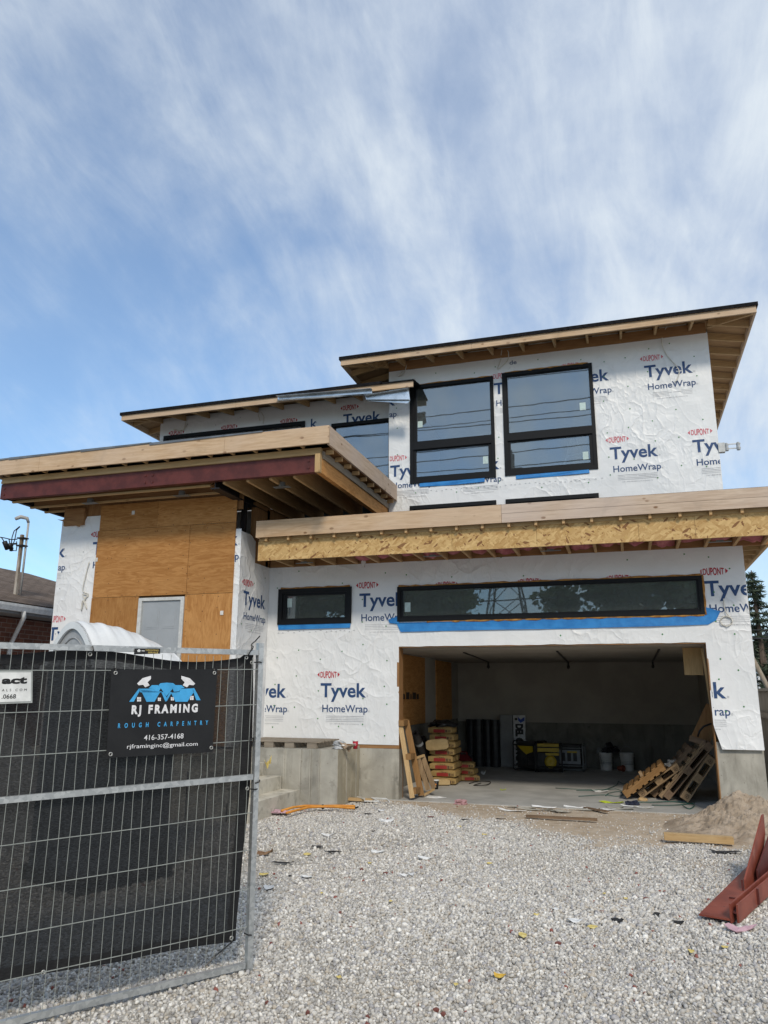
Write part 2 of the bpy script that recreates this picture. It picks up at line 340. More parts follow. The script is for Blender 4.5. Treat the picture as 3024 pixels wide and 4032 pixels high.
def shingle_mat(name, c1, c2):
    m, k, out, v = material(name)
    sx = k.n('ShaderNodeSeparateXYZ', {0: v}); uv = k.n('ShaderNodeCombineXYZ', {0: sx.outputs[1], 1: k.math('MULTIPLY', sx.outputs[0], 1.05)})
    b = k.n('ShaderNodeTexBrick', {'Vector': uv.outputs[0], 'Color1': (*c1, 1), 'Color2': (*c2, 1), 'Mortar': tuple(a*0.35 for a in c1)+(1,), 'Scale': 1.0, 'Mortar Size': 0.012, 'Brick Width': 0.33, 'Row Height': 0.13, 'Mortar Smooth': 0.3})
    col = k.mix(k.math('MULTIPLY', k.ramp(tex(k, v, 2.2, 6, 0.65), 0.42, 0.68), 0.5), b.outputs[0], tuple(a*0.6 for a in c1))
    principled(k, out, col, 0.95, 0, bump(k, tex(k, v, 90, 3), 0.4, 0.004), 0.1); return m
def cloth_mat():
    m, k, out, v = material('shade_cloth')
    sx = k.n('ShaderNodeSeparateXYZ', {0: v})
    weave = tex(k, v, 40, 3, 0.6, 0.2, (1, 1, 5.5)); bigv = tex(k, v, 2.0, 4, 0.6)
    op = k.math('ADD', k.ramp(weave, 0.35, 0.7, 0.015, 0.09), k.math('MULTIPLY', bigv, 0.04))
    col = k.mix(k.ramp(tex(k, v, 60, 2, 0.5, 0, (1, 1, 4)), 0.35, 0.7), (0.005, 0.0057, 0.0066), (0.026, 0.0285, 0.032))  # paler streaks put the weave's highlights into the cloth colour
    p = k.n('ShaderNodeBsdfPrincipled', {'Base Color': col, 'Roughness': 0.6, 'Specular IOR Level': 0.35, 'Normal': bump(k, weave, 0.5, 0.004)})
    tr = k.n('ShaderNodeBsdfTransparent'); mx = k.n('ShaderNodeMixShader', {0: op, 1: p.outputs[0], 2: tr.outputs[0]})
    k.nt.links.new(mx.outputs[0], out.inputs[0]); return m
def leaf_mat(name, c1, c2):
    if name in _mats: return _mats[name]
    m, k, out, v = material(name)
    n = k.n('ShaderNodeNewGeometry'); col = k.mix(n.outputs['Random Per Island'], c1, c2)
    p = k.n('ShaderNodeBsdfPrincipled', {'Base Color': col, 'Roughness': 0.65, 'Specular IOR Level': 0.3}); tl = k.n('ShaderNodeBsdfTranslucent', {'Color': col})
    mx = k.n('ShaderNodeMixShader', {0: 0.25, 1: p.outputs[0], 2: tl.outputs[0]}); k.nt.links.new(mx.outputs[0], out.inputs[0]); return m

WRAP = wrap_mat(); BLUE = ink('blue_ink', (0.024, 0.062, 0.165)); RED = ink('red_ink', (0.42, 0.022, 0.04)); GREYINK = ink('grey_ink', (0.40, 0.41, 0.43)); PINK = ink('faded_red_ink', (0.56, 0.14, 0.17))
CAPN = flat('green_cap', (0.05, 0.22, 0.06), 0.5)
CONC = concrete(); BLACKV = flat('black_vinyl', (0.0055, 0.006, 0.0075), 0.5, spec=0.22)
TAPE = mottled('blue_flashing_tape', (0.018, 0.17, 0.47), (0.03, 0.23, 0.58), 5, rough=0.42, bmp=0.35, bscale=9, bdist=0.02)
FOAM = mottled('orange_spray_foam', (0.30, 0.13, 0.025), (0.50, 0.25, 0.06), 14, rough=0.8, bmp=0.5, bscale=30)
STEELRED = mottled('maroon_shaded_primer', (0.070, 0.0145, 0.0125), (0.115, 0.026, 0.021), 4, rough=0.55, bmp=0.12, bscale=20)
def scuffed(name, c1, c2, c3):
    m, k, out, v = material(name)
    col = k.mix(k.ramp(tex(k, v, 4, 6, 0.6), 0.35, 0.65), c1, c2)
    sc = tex(k, v, 9, 7, 0.7, 0.5, (1, 0.35, 0.6)); col = k.mix(k.math('MULTIPLY', k.ramp(sc, 0.60, 0.68), 0.6), col, c3)
    ru = tex(k, v, 24, 6, 0.7, 0.2, loc=(4, 4, 4)); col = k.mix(k.math('MULTIPLY', k.ramp(ru, 0.60, 0.66), 0.7), col, (0.10, 0.035, 0.02))
    principled(k, out, col, 0.52, 0, bump(k, ru, 0.15, 0.003), 0.4); return m
BRIGHTRED = scuffed('red_oxide_primer', (0.18, 0.040, 0.024), (0.27, 0.068, 0.042), (0.36, 0.15, 0.115))
GALV = galvanised(); BLACKP = flat('black_plastic', (0.012, 0.012, 0.013), 0.45); WHITEP = flat('white_plastic', (0.72, 0.73, 0.72), 0.4)
PLY = plywood(); PLYV = plywood('plywood_upright', (3.0, 0.55, 0.5)); OSB = osb(); CABLE = flat('white_cable', (0.62, 0.60, 0.54), 0.5)
SHINGLE = mottled('black_roofing', (0.006, 0.006, 0.007), (0.016, 0.016, 0.018), 18, rough=0.9, bmp=0.4, spec=0.1)
INSUL = mottled('pink_insulation', (0.36, 0.10, 0.12), (0.50, 0.18, 0.19), 9, rough=0.95, bmp=0.8, bscale=22, bdist=0.03)
DRY = mottled('drywall', (0.34, 0.31, 0.27), (0.40, 0.365, 0.32), 1.4, rough=0.9)

# ================================================================== THE SETTING: ground
YF = 12.65            # garage front wall plane
YE = 11.50            # entry front wall plane
YU = 14.13            # upper storey front wall plane (right block)
YL = 14.38            # upper storey front wall plane (left block)
XR_, XL_ = 1.80, -9.93

def dirt_amount(x, y):
    """how bare (sandy) the drive is: 1 near the garage mouth, 0 on the stones"""
    n = mnoise.noise(Vector((x*0.9, y*0.9, 3.0)))*0.55+mnoise.noise(Vector((x*2.7, y*2.7, 1.0)))*0.25
    edge = 9.75+max(0.0, -x-0.3)*0.72
    return max(0.0, min(1.0, (y-edge)/1.3+0.5+n*1.2))
def ground_z(x, y): return 0.028*mnoise.noise(Vector((x*0.55, y*0.55, 0.0)))+0.012*mnoise.noise(Vector((x*1.9, y*1.9, 4.0)))-0.012
def ground_mat():
    m, k, out, v = material('packed_dirt')
    a = k.n('ShaderNodeAttribute', attribute_name='dirt'); n = tex(k, v, 5, 8, 0.65, 0.3); n2 = tex(k, v, 38, 5, 0.7); n3 = tex(k, v, 1.3, 4, 0.6, 0.4, loc=(2, 6, 0))
    dirt = k.mix(k.ramp(n, 0.3, 0.7), (0.40, 0.315, 0.225), (0.53, 0.435, 0.33)); dirt = k.mix(k.math('MULTIPLY', k.ramp(n3, 0.45, 0.7), 0.45), dirt, (0.58, 0.52, 0.44))
    dirt = k.mix(k.math('MULTIPLY', k.ramp(n2, 0.58, 0.66), 0.8), dirt, (0.62, 0.59, 0.54)); dirt = k.mix(k.math('MULTIPLY', k.ramp(n2, 0.38, 0.30), 0.5), dirt, (0.22, 0.175, 0.13))
    st = k.mix(k.ramp(n2, 0.35, 0.65), (0.30, 0.28, 0.25), (0.55, 0.525, 0.48))
    col = k.mix(k.ramp(a.outputs['Fac'], 0.2, 0.75), st, dirt)
    h = k.math('ADD', k.math('MULTIPLY', n2, 0.5), n)
    principled(k, out, col, 0.95, 0, bump(k, h, 0.7, 0.03), 0.15); return m
def build_ground():
    X0, X1, Y0, Y1, st = -14.0, 5.0, 1.0, 12.72, 0.11
    nx, ny = int((X1-X0)/st), int((Y1-Y0)/st)
    V, F, D = [], [], []
    for j in range(ny+1):
        for i in range(nx+1):
            x, y = X0+(X1-X0)*i/nx, Y0+(Y1-Y0)*j/ny
            edge = min(1, (x-X0)/1, (X1-x)/1, (y-Y0)/1); near = min(1.0, max(0.0, (12.55-y)/0.5))
            V.append((x, y, ground_z(x, y)*edge*near)); D.append(dirt_amount(x, y))
            if i < nx and j < ny:
                a = j*(nx+1)+i; F.append((a, a+1, a+nx+2, a+nx+1))
    b = len(V); far = 400                                             # the same sheet carried out to the horizon
    for x, y in ((-far, -far), (far, -far), (far, far), (-far, far), (X0, Y0), (X1, Y0), (X1, Y1), (X0, Y1)): V.append((x, y, 0.0)); D.append(0.2)
    F += [(b, b+1, b+5, b+4), (b+1, b+2, b+6, b+5), (b+2, b+3, b+7, b+6), (b+3, b, b+4, b+7)]
    me = bpy.data.meshes.new('ground'); me.from_pydata(V, [], F)
    at_ = me.attributes.new('dirt', 'FLOAT', 'POINT'); at_.data.foreach_set('value', D)
    me.materials.append(ground_mat()); me.polygons.foreach_set('use_smooth', [True]*len(F)); me.update()
    o = bpy.data.objects.new('ground', me); C.objects.link(o); tag(o, 'packed sandy dirt drive in front of the garage', 'ground', kind='structure')
build_ground()

# fence line: post foot and direction (used here to keep stones to what can be seen)
FP = Vector((-2.405, 4.816, 0)); FD = Vector((0.538404, 0.842687, 0)); FN = Vector((0.842687, -0.538404, 0))   # FN faces the street
def stone_mat():
    m, k, out, v = material('crushed_stone')
    a = k.n('ShaderNodeAttribute', attribute_name='tone'); b = k.n('ShaderNodeAttribute', attribute_name='hue')
    cr = k.n('ShaderNodeValToRGB', {0: a.outputs['Fac']}); e = cr.color_ramp.elements
    e[0].position = 0; e[0].color = (0.255, 0.247, 0.236, 1); e[1].position = 1; e[1].color = (0.88, 0.855, 0.805, 1)
    for p, c in ((0.22, (0.43, 0.41, 0.378, 1)), (0.55, (0.60, 0.575, 0.532, 1)), (0.82, (0.73, 0.703, 0.652, 1))):
        q = e.new(p); q.color = c
    col = k.mix(k.ramp(b.outputs['Fac'], 0.86, 0.90), cr.outputs[0], (0.50, 0.45, 0.38)); col = k.mix(k.ramp(b.outputs['Fac'], 0.9955, 0.997), col, (0.27, 0.085, 0.065))
    col = k.mix(k.math('MULTIPLY', k.ramp(b.outputs['Fac'], 0.12, 0.10), 0.6), col, (0.31, 0.31, 0.345))
    col = k.mix(k.math('MULTIPLY', k.ramp(tex(k, v, 130, 4, 0.6), 0.4, 0.7), 0.35), col, (0.27, 0.26, 0.245))
    principled(k, out, col, 0.9, 0, bump(k, tex(k, v, 220, 3, 0.6), 0.35, 0.002), 0.2); return m
def build_gravel():
    g = np.random.default_rng(5)
    t = (1+5**0.5)/2
    ico = np.array([(-1, t, 0), (1, t, 0), (-1, -t, 0), (1, -t, 0), (0, -1, t), (0, 1, t), (0, -1, -t), (0, 1, -t), (t, 0, -1), (t, 0, 1), (-t, 0, -1), (-t, 0, 1)])
    ico /= np.linalg.norm(ico[0])
    fac = np.array([(0, 11, 5), (0, 5, 1), (0, 1, 7), (0, 7, 10), (0, 10, 11), (1, 5, 9), (5, 11, 4), (11, 10, 2), (10, 7, 6), (7, 1, 8), (3, 9, 4), (3, 4, 2), (3, 2, 6), (3, 6, 8), (3, 8, 9), (4, 9, 5), (2, 4, 11), (6, 2, 10), (8, 6, 7), (9, 8, 1)])
    # candidate spots on a jittered grid, coarser where the camera is far
    P = []
    sp = 0.0218
    xs = np.arange(-9.5, 3.6, sp); ys = np.arange(3.7, 12.62, sp)
    X, Y = np.meshgrid(xs, ys); X = X.ravel()+g.uniform(-.5, .5, X.size)*sp; Y = Y.ravel()+g.uniform(-.5, .5, Y.size)*sp
    s = (X-FP.x)*FN.x+(Y-FP.y)*FN.y
    keep = (X > -Y*1.02-0.5) & (X < Y*0.175+0.75) & ((s > -2.3) | (Y > 9.6) | (g.random(X.size) < 0.35)) & ~((X > -5.05) & (X < 0) & (Y > 12.6)) & ~((X < -4.36) & (Y > 11.6)) & ~((X < -5.0) & (Y > 10.1)) & (X > -8.2)
    X, Y = X[keep], Y[keep]
    D = np.array([dirt_amount(x, y) for x, y in zip(X, Y)])
    lump = np.array([mnoise.noise(Vector((x*0.8, y*0.5, 6)))+0.5*mnoise.noise(Vector((x*2.2, y*1.6, 2))) for x, y in zip(X, Y)])
    keep = g.random(X.size) < np.clip(1.14-D*1.28, 0.055, 1.0)*np.clip(1.0-0.55*np.maximum(0, lump-0.08), 0.3, 1)
    X, Y, D, lump = X[keep], Y[keep], D[keep], lump[keep]; N = X.size
    r = (0.0085+0.0098*g.random(N)**1.8)*np.where(D > 0.55, 0.75, 1.0)*np.clip(1-0.35*lump, 0.75, 1.3)*np.where(g.random(N) < 0.04, 1.4, 1.0)
    sc = np.stack([g.uniform(0.85, 1.45, N), g.uniform(0.75, 1.1, N), g.uniform(0.55, 0.95, N)], 1)*r[:, None]
    V = ico[None]*(1+g.uniform(-.24, .24, (N, 12, 1)))+g.uniform(-.13, .13, (N, 12, 3))
    V *= sc[:, None, :]
    q = g.normal(size=(N, 4)); q[:, 1:3] *= 0.45; q /= np.linalg.norm(q, axis=1)[:, None]; a, b, c, d = q.T
    Rm = np.stack([np.stack([1-2*(c*c+d*d), 2*(b*c-a*d), 2*(b*d+a*c)], -1), np.stack([2*(b*c+a*d), 1-2*(b*b+d*d), 2*(c*d-a*b)], -1), np.stack([2*(b*d-a*c), 2*(c*d+a*b), 1-2*(b*b+c*c)], -1)], -2)
    V = np.einsum('nij,nkj->nki', Rm, V)
    Z = np.array([ground_z(x, y) for x, y in zip(X, Y)])*np.clip((12.55-Y)/0.5, 0, 1)+r*g.uniform(0.0, 0.75, N)
    V += np.stack([X, Y, Z], 1)[:, None, :]
    F = (fac[None]+(np.arange(N)*12)[:, None, None]).reshape(-1)
    me = bpy.data.meshes.new('gravel'); me.vertices.add(N*12); me.vertices.foreach_set('co', V.reshape(-1).astype('f'))
    nf = N*20; me.loops.add(nf*3); me.loops.foreach_set('vertex_index', F.astype('i'))
    me.polygons.add(nf); me.polygons.foreach_set('loop_start', np.arange(0, nf*3, 3, dtype='i')); me.update(calc_edges=True)
    for nm, val in (('tone', np.clip(g.normal(0.52, 0.24, N), 0, 1)), ('hue', g.random(N))):
        at_ = me.attributes.new(nm, 'FLOAT', 'POINT'); at_.data.foreach_set('value', np.repeat(val, 12).astype('f'))
    me.materials.append(stone_mat()); o = bpy.data.objects.new('gravel', me); C.objects.link(o)
    tag(o, 'pale grey crushed stone gravel covering the driveway', 'gravel', kind='stuff')
build_gravel()

# ================================================================== THE HOUSE
house = thing('house', (-4.0, YF, 0), 'unfinished two storey house sheathed in printed white building wrap above an open garage', 'house')
HB = dict(parent=house)
WM = [WRAP, BLUE, RED, GREYINK, CAPN, PINK]

def sheet(a0, a1, b0, b1, holes, mapf, mb, st=0.07, edit=None, m=0):
    """wall sheet in wall coordinates (a along, b up) with openings"""
    A = {a0, a1} | {h[i] for h in holes for i in (0, 1) if a0 < h[i] < a1}; B = {b0, b1} | {h[i] for h in holes for i in (2, 3) if b0 < h[i] < b1}
    def fill(S_):
        S_ = sorted(S_); out = []
        for p, q in zip(S_, S_[1:]):
            n = max(1, round((q-p)/st)); out += [p+(q-p)*i/n for i in range(n)]
        return out+[S_[-1]]
    A, B = fill(A), fill(B); idx = {}; V = []; F = []
    def vert(i, j):
        if (i, j) not in idx:
            a, b = A[i], B[j]
            if edit: a, b = edit(a, b)
            idx[i, j] = len(V); V.append(mapf(a, b, 0))
        return idx[i, j]
    for i in range(len(A)-1):
        for j in range(len(B)-1):
            ca, cb = (A[i]+A[i+1])/2, (B[j]+B[j+1])/2
            if any(h[0] < ca < h[1] and h[2] < cb < h[3] for h in holes): continue
            F.append((vert(i, j), vert(i+1, j), vert(i+1, j+1), vert(i, j+1)))
    mb.idx(V, F, m)
def waves(a, b, seed, amp):
    return amp*(mnoise.noise(Vector((a*1.3, b*1.3, seed)))+0.5*mnoise.noise(Vector((a*3.1+7, b*3.1, seed)))+0.25*mnoise.noise(Vector((a*6.5, b*6.5, seed+3))))
def front(Y, seed=0.0, amp=0.010):
    def f(a, b, off=0.004): return (a, Y-0.012-off-waves(a, b, seed, amp), b)
    return f
def rightface(X, seed=0.0, amp=0.010):
    def f(a, b, off=0.004): return (X+0.012+off+waves(a, b, seed, amp), a, b)
    return f
def logo_unit(mb, mapf, a0, b0, clip=None, only=None, red=2, k=1.0, rise=0.0):
    """one repeat of the wrap's print; (a0, b0) is the foot of the big T"""
    def g(a, b): return mapf(a, b+rise*(a-a0))
    def lens(wd, h):
        def f(x, y): u = (x-wd/2)/(wd/2+0.02); return (x, (y-h/2)*(1.0-0.30*u*u)+h/2)
        return f
    if only is None:
        put_text(mb, 'Tyvek', g, a0, b0, 1, width=0.838*k, cap=0.232*k, bold=0.022, clip=clip)
        put_text(mb, 'HomeWrap', g, a0+0.040*k, b0-0.252*k, 1, width=0.83*k, cap=0.120*k, bold=0.012, clip=clip)
        for i, (x0, x1) in enumerate(((0.11, 0.80), (0.11, 0.45), (0.47, 0.80), (0.11, 0.80), (0.11, 0.80))):
            z = b0-0.315*k-(0, 1, 1, 2, 3)[i]*0.028*k; put_rect(mb, a0+x0*k, a0+x1*k, z-0.006, z, g, 3, clip)
        put_text(mb, 'Call 1-800-448-8835 tyvek.ca/homewrap', g, a0+0.185*k, b0-0.455*k, 3, width=0.53*k, cap=0.02*k, clip=clip)
        put_text(mb, '®', g, a0+0.845*k, b0, 3, cap=0.03*k, clip=clip); put_text(mb, '®', g, a0+0.875*k, b0-0.25*k, 3, cap=0.03*k, clip=clip)
    dw, dh, db = 0.302*k, 0.118*k, b0+0.318*k
    put_text(mb, 'DUPONT', g, a0-0.006*k, db, red, width=dw, cap=dh, bold=0.022, clip=clip, warp=lens(dw, dh))
    x = a0-0.006*k
    for sgn, xe in ((-1, x-0.018*k), (1, x+dw+0.018*k)):
        for y0, y1 in ((0.22, 0.78),):
            put_poly(mb, [(xe, db+dh*0.16), (xe+sgn*0.040*k, db+dh*0.5), (xe, db+dh*0.84)][::sgn], g, red, clip)
def cap_nails(mb, mapf, spots, m=4, r=0.0125):
    for a, b in spots: put_poly(mb, [(a+r*math.cos(t*math.pi/4), b+r*math.sin(t*math.pi/4)) for t in range(8)], lambda p, q: mapf(p, q, 0.006), m)
def ticks(mb, mapf, a0, a1, b):
    a = a0
    while a < a1:
        z = b+rng.uniform(-.018, .018); put_poly(mb, [(a, z), (a+.012, z+.004), (a+.04, z+.022), (a+.03, z+.022)], mapf, 3); put_poly(mb, [(a+.02, z+.004), (a+.05, z), (a+.03, z+.014)], mapf, 3)
        a += rng.uniform(.07, .12)

# --- garage front wall
def grid_nails(a0, a1, b0, b1, holes, da=0.41, db=0.5, keep=0.75):
    out = []
    a = a0+0.12
    while a < a1:
        b = b0+rng.uniform(.05, .3)
        while b < b1:
            p = (a+rng.uniform(-.03, .03), b+rng.uniform(-.1, .1))
            if rng.random() < keep and not any(h[0]-.04 < p[0] < h[1]+.04 and h[2]-.04 < p[1] < h[3]+.04 for h in holes): out.append(p)
            b += db*rng.uniform(.7, 1.2)
        a += da
    return out
GH = [(-3.70, 1.155, 0.0, 2.47), (-3.70, 1.16, 2.915, 3.465), (-5.95, -4.585, 2.91, 3.505)]
HOLES[:] = GH
mb = MB(); gm = front(YF, 1.0, 0.011)
def gedit(a, b):
    if a >= 1.15 and b < 1.25: a += (1.25-b)*0.26*max(0, (XR_-a)/0.645)
    if 1.16 < a < 1.25 and b > 2.47: pass
    if -3.75 < a < 1.2 and abs(b-2.47) < .01: b += 0.012*mnoise.noise(Vector((a*4, 0, 2)))
    return a, b
def gmap(a, b, off=0.004):
    p = gm(a, b, off); flap = max(0.0, (1.45-b))*0.10 if a > 1.1 else 0.0
    return (p[0], p[1]-flap, p[2])
sheet(-6.19, -3.70, 0.86, 3.93, [h for h in GH if h[0] < -4] , gmap, mb)
sheet(-3.70, 1.155, 2.47, 3.93, GH[1:2], gmap, mb, edit=gedit)
sheet(1.155, XR_+0.004, 0.92, 3.93, [], gmap, mb, edit=gedit)
q1 = zm(900, 2300, 1.8433); q2 = zm(2324, 2150, 2.37); b4 = zm(2300, 2600, 2.2915); r7 = zm(800, 1900, 1.8433)
def onG(q): p = at(*q, Y=YF); return p.x, p.z
a, b = onG(q1(668, 818)); logo_unit(mb, gmap, a, b)
a, b = onG(q1(108, 820)); logo_unit(mb, gmap, a, b, clip=(-6.16, None, None, None))
a, b = onG(q1(950, 165)); logo_unit(mb, gmap, a, b, clip=(None, -3.71, None, None))
a, b = onG(q2(1075, 468)); logo_unit(mb, gmap, a, b, clip=(1.17, 1.795, None, None))
a, b = onG(b4(1285, 340)); logo_unit(mb, gmap, a-0.838, b, clip=(1.175, 1.79, 1.0, None))
for px in (1759, 2087, 2439):
    p = at(px, 2318, Y=YF); logo_unit(mb, gmap, p.x-0.145, 3.475-0.355, only=1, clip=(None, None, 3.40, None))
cap_nails(mb, gmap, grid_nails(-6.1, -3.75, 0.95, 3.9, GH)+grid_nails(-3.7, 1.15, 3.55, 3.9, GH)+grid_nails(-3.6, 1.1, 2.55, 2.66, GH, 0.5)+grid_nails(1.2, 1.78, 1.3, 3.9, GH, 0.25))
ticks(mb, gmap, -5.98, -4.45, 2.745)
garage_wall = mb.build('garage_wall', WM, house); garage_wall['label'] = 'white wrapped front wall around the garage opening'

# --- return wall between entry and garage, and the narrow strip beside the plywood
HOLES[:] = []
mb = MB(); rm = rightface(-6.19, 2.0, 0.008)
sheet(YE-0.012, YF-0.014, 0.84, 3.93, [], rm, mb); sheet(YE-0.012, 12.03, 3.93, 4.40, [], rm, mb, edit=lambda a, b: (a, b-max(0, (a-11.85))*0.5*(b-3.93)/0.47))
fm = front(YE, 3.0, 0.006)
sheet(-6.30, -6.178, 0.84, 4.44, [], fm, mb)
a_ = at(*r7(283, 877), X=-6.19); logo_unit(mb, rm, a_.y, a_.z-0.01, clip=(11.50, YF-0.03, None, None))
p = at(*r7(240, 455), Y=YE); logo_unit(mb, fm, p.x-0.80, p.z, clip=(-6.29, -6.18, None, None))
cap_nails(mb, rm, grid_nails(11.5, 12.6, 1.0, 3.8, []))
o = mb.build('return_wall', WM, house)

# --- entry front: wrap strip, plywood panels, door
mb = MB(); em = front(YE, 4.0, 0.012)
sheet(XL_, -9.05, 0.60, 4.86, [], em, mb, edit=lambda a, b: (a, b-(0.16 if a < -9.45 and b > 4.8 else 0)))
r8 = zm(0, 2000, 1.8433)
def onE(q): p = at(*q, Y=YE); return p.x, p.z
a, b = onE(r8(672, 340)); logo_unit(mb, em, a, b, clip=(XL_+.01, -9.06, None, None))
a, b = onE(r8(482, 355)); logo_unit(mb, em, a-0.858, b, clip=(XL_+.012, -9.06, None, None))
a, b = onE(r8(630, 955)); logo_unit(mb, em, a-0.838, b, clip=(XL_+.012, -9.06, None, None), red=5)
cap_nails(mb, em, grid_nails(XL_, -9.1, 1.0, 4.7, []), m=3)
mb.build('entry_wall', WM, house)
NAILH = flat('nail_head', (0.09, 0.045, 0.02), 0.6)
PAN = [(-9.075, -7.862, 4.562, 5.04, 0.0, 0), (-7.858, -6.285, 4.562, 5.04, 0.0, 0), (-9.09, -7.178, 3.338, 4.556, 0.006, 0), (-7.172, -6.285, 3.338, 4.556, 0.002, 0), (-9.10, -8.118, 0.85, 3.332, 0.004, 1), (-7.190, -6.285, 0.85, 3.332, 0.0, 1)]
for i, (x0, x1, z0, z1, pr, vert) in enumerate(PAN):
    mb = MB().box(x0, x1, YE-0.03-pr, YE-0.012, z0, z1); yn = YE-0.0315-pr
    for xx in np.arange(x0+.03, x1-.02, .30):
        for zz in np.arange(z0+.03, z1-.02, .22):
            if rng.random() < (.85 if (xx < x0+.05 or zz < z0+.05 or zz > z1-.25) else .4): a_, b_ = xx+rng.uniform(-.02, .02), zz+rng.uniform(-.02, .02); mb.face([(a_+.009*math.cos(-t), yn, b_+.009*math.sin(-t)) for t in np.linspace(0, 6.283, 7)[:-1]], 1)
    mb.build('plywood_panel', [PLYV if vert else PLY, NAILH], house)
TAGW = flat('paper_tag', (0.62, 0.61, 0.58), 0.7)
for x, z in ((-8.37, 4.86), (-9.075, 4.03), (-6.46, 3.0)): MB().box(x-.03, x+.03, YE-0.042, YE-0.0385, z-.035, z+.035).build('paper_tag', TAGW, house)
DOORG = mottled('grey_door_paint', (0.30, 0.325, 0.35), (0.335, 0.36, 0.385), 2, rough=0.5); DFR = flat('door_frame_paint', (0.55, 0.56, 0.55), 0.55)
mb = MB(); mb.box(-8.105, -8.035, YE-0.05, YE+0.05, 1.15, 3.30).box(-7.262, -7.196, YE-0.05, YE+0.05, 1.15, 3.30).box(-8.034, -7.263, YE-0.05, YE+0.05, 3.245, 3.30)
mb2 = MB(); mb2.box(-8.033, -7.264, YE-0.018, YE+0.025, 1.17, 3.243)
for ix in (0, 1):
    for z0, z1 in ((1.32, 1.72), (1.86, 2.62), (2.76, 3.10)):
        x0 = -7.955+ix*0.345; x1 = x0+0.27
        for k_, (i0, y0) in enumerate(((0.0, YE-0.022), (0.03, YE-0.026))):
            mb2.box(x0+i0, x1-i0, y0, YE-0.017, z0+i0, z1-i0)
door = mb2.build('entry_door', DOORG, house); door['label'] = 'grey six panel steel door in the plywood'
mb.build('door_frame', DFR, door)
mb = MB(); mb.box(-8.118, -7.19, YE+0.06, YE+0.07, 0.85, 3.34); mb.build('sheathing', wmat('brown', 'z'), house)

STEPC0 = concrete('sunlit_concrete', (0.37, 0.325, 0.235), (0.50, 0.455, 0.35))  # yellower, paler porch side face: sunlight put into the colour
# --- foundation, porch wall, steps
mb = MB(); mb.box(-4.40, -3.70, YF+0.0, 12.85, -0.1, 0.80).box(-4.39, -3.705, YF-0.022, YF+0.0, -0.1, 0.30)
mb.box(XL_, -4.4, 12.66, 19.8, -0.1, 0.79)
mb.build('foundation', CONC, house)['label'] = 'concrete foundation left of the garage opening'
MB().box(1.60, XR_, 12.88, 19.8, -0.1, 1.02).build('foundation', CONC, house)
MB().box(1.17, XR_, YF+0.0, 12.87, -0.1, 1.02).box(1.15, XR_, YF-0.02, YF, -0.1, 0.22).build('foundation_pier', CONC, house)['label'] = 'concrete pier right of the garage opening'
MB().box(-6.16, -3.70, YF-0.004, 12.80, 0.802, 0.862).build('sill_plate', wmat('brown', 'x'), house)
mb = MB(); mb.box(-6.30, -4.39, 11.645, 12.64, -0.1, 0.835)
for i_, (xa, xb) in enumerate(((-6.29, -5.306), (-5.30, -5.026), (-5.02, -4.706), (-4.70, -4.392))): mb.box(xa, xb, (11.633, 11.628, 11.634, 11.629)[i_], 11.644, -0.1, 0.834, (2, 0, 2, 3)[i_])
for xz in (-5.02, -4.87+0.02, -4.70, -5.30): mb.box(xz-0.009, xz+0.009, 11.612, 11.63, 0.0, 0.83)
mb.box(-4.39, -4.378, 12.0, 12.012, 0, 0.83).box(-4.39, -4.376, 12.45, 12.465, 0, 0.83)
for xz, z in ((-4.70, 0.55), (-4.70, 0.12), (-5.02, 0.66)): mb.lathe([(0.022, 0), (0.018, 0.012), (0, 0.014)], axis=(0, -1, 0), o=(xz, 11.63, z), n=8)
mb.box(-4.39, -4.386, 11.625, 12.64, 0.0, 0.834, 1); mb.build('porch_wall', [CONC, STEPC0, concrete('panel_concrete', (0.25, 0.24, 0.21), (0.40, 0.385, 0.34)), concrete('pale_concrete', (0.34, 0.325, 0.285), (0.50, 0.48, 0.42))], house)['label'] = 'board marked concrete porch wall beside the steps'
STEPC = concrete('step_concrete', (0.47, 0.435, 0.36), (0.62, 0.59, 0.51), False)
for i in range(4):
    x1 = -5.014-0.318*i; MB().box(x1-0.34 if i < 3 else -9.6, x1, 9.9, 11.618, -0.05, 0.225+0.195*i).build('step', STEPC, house)

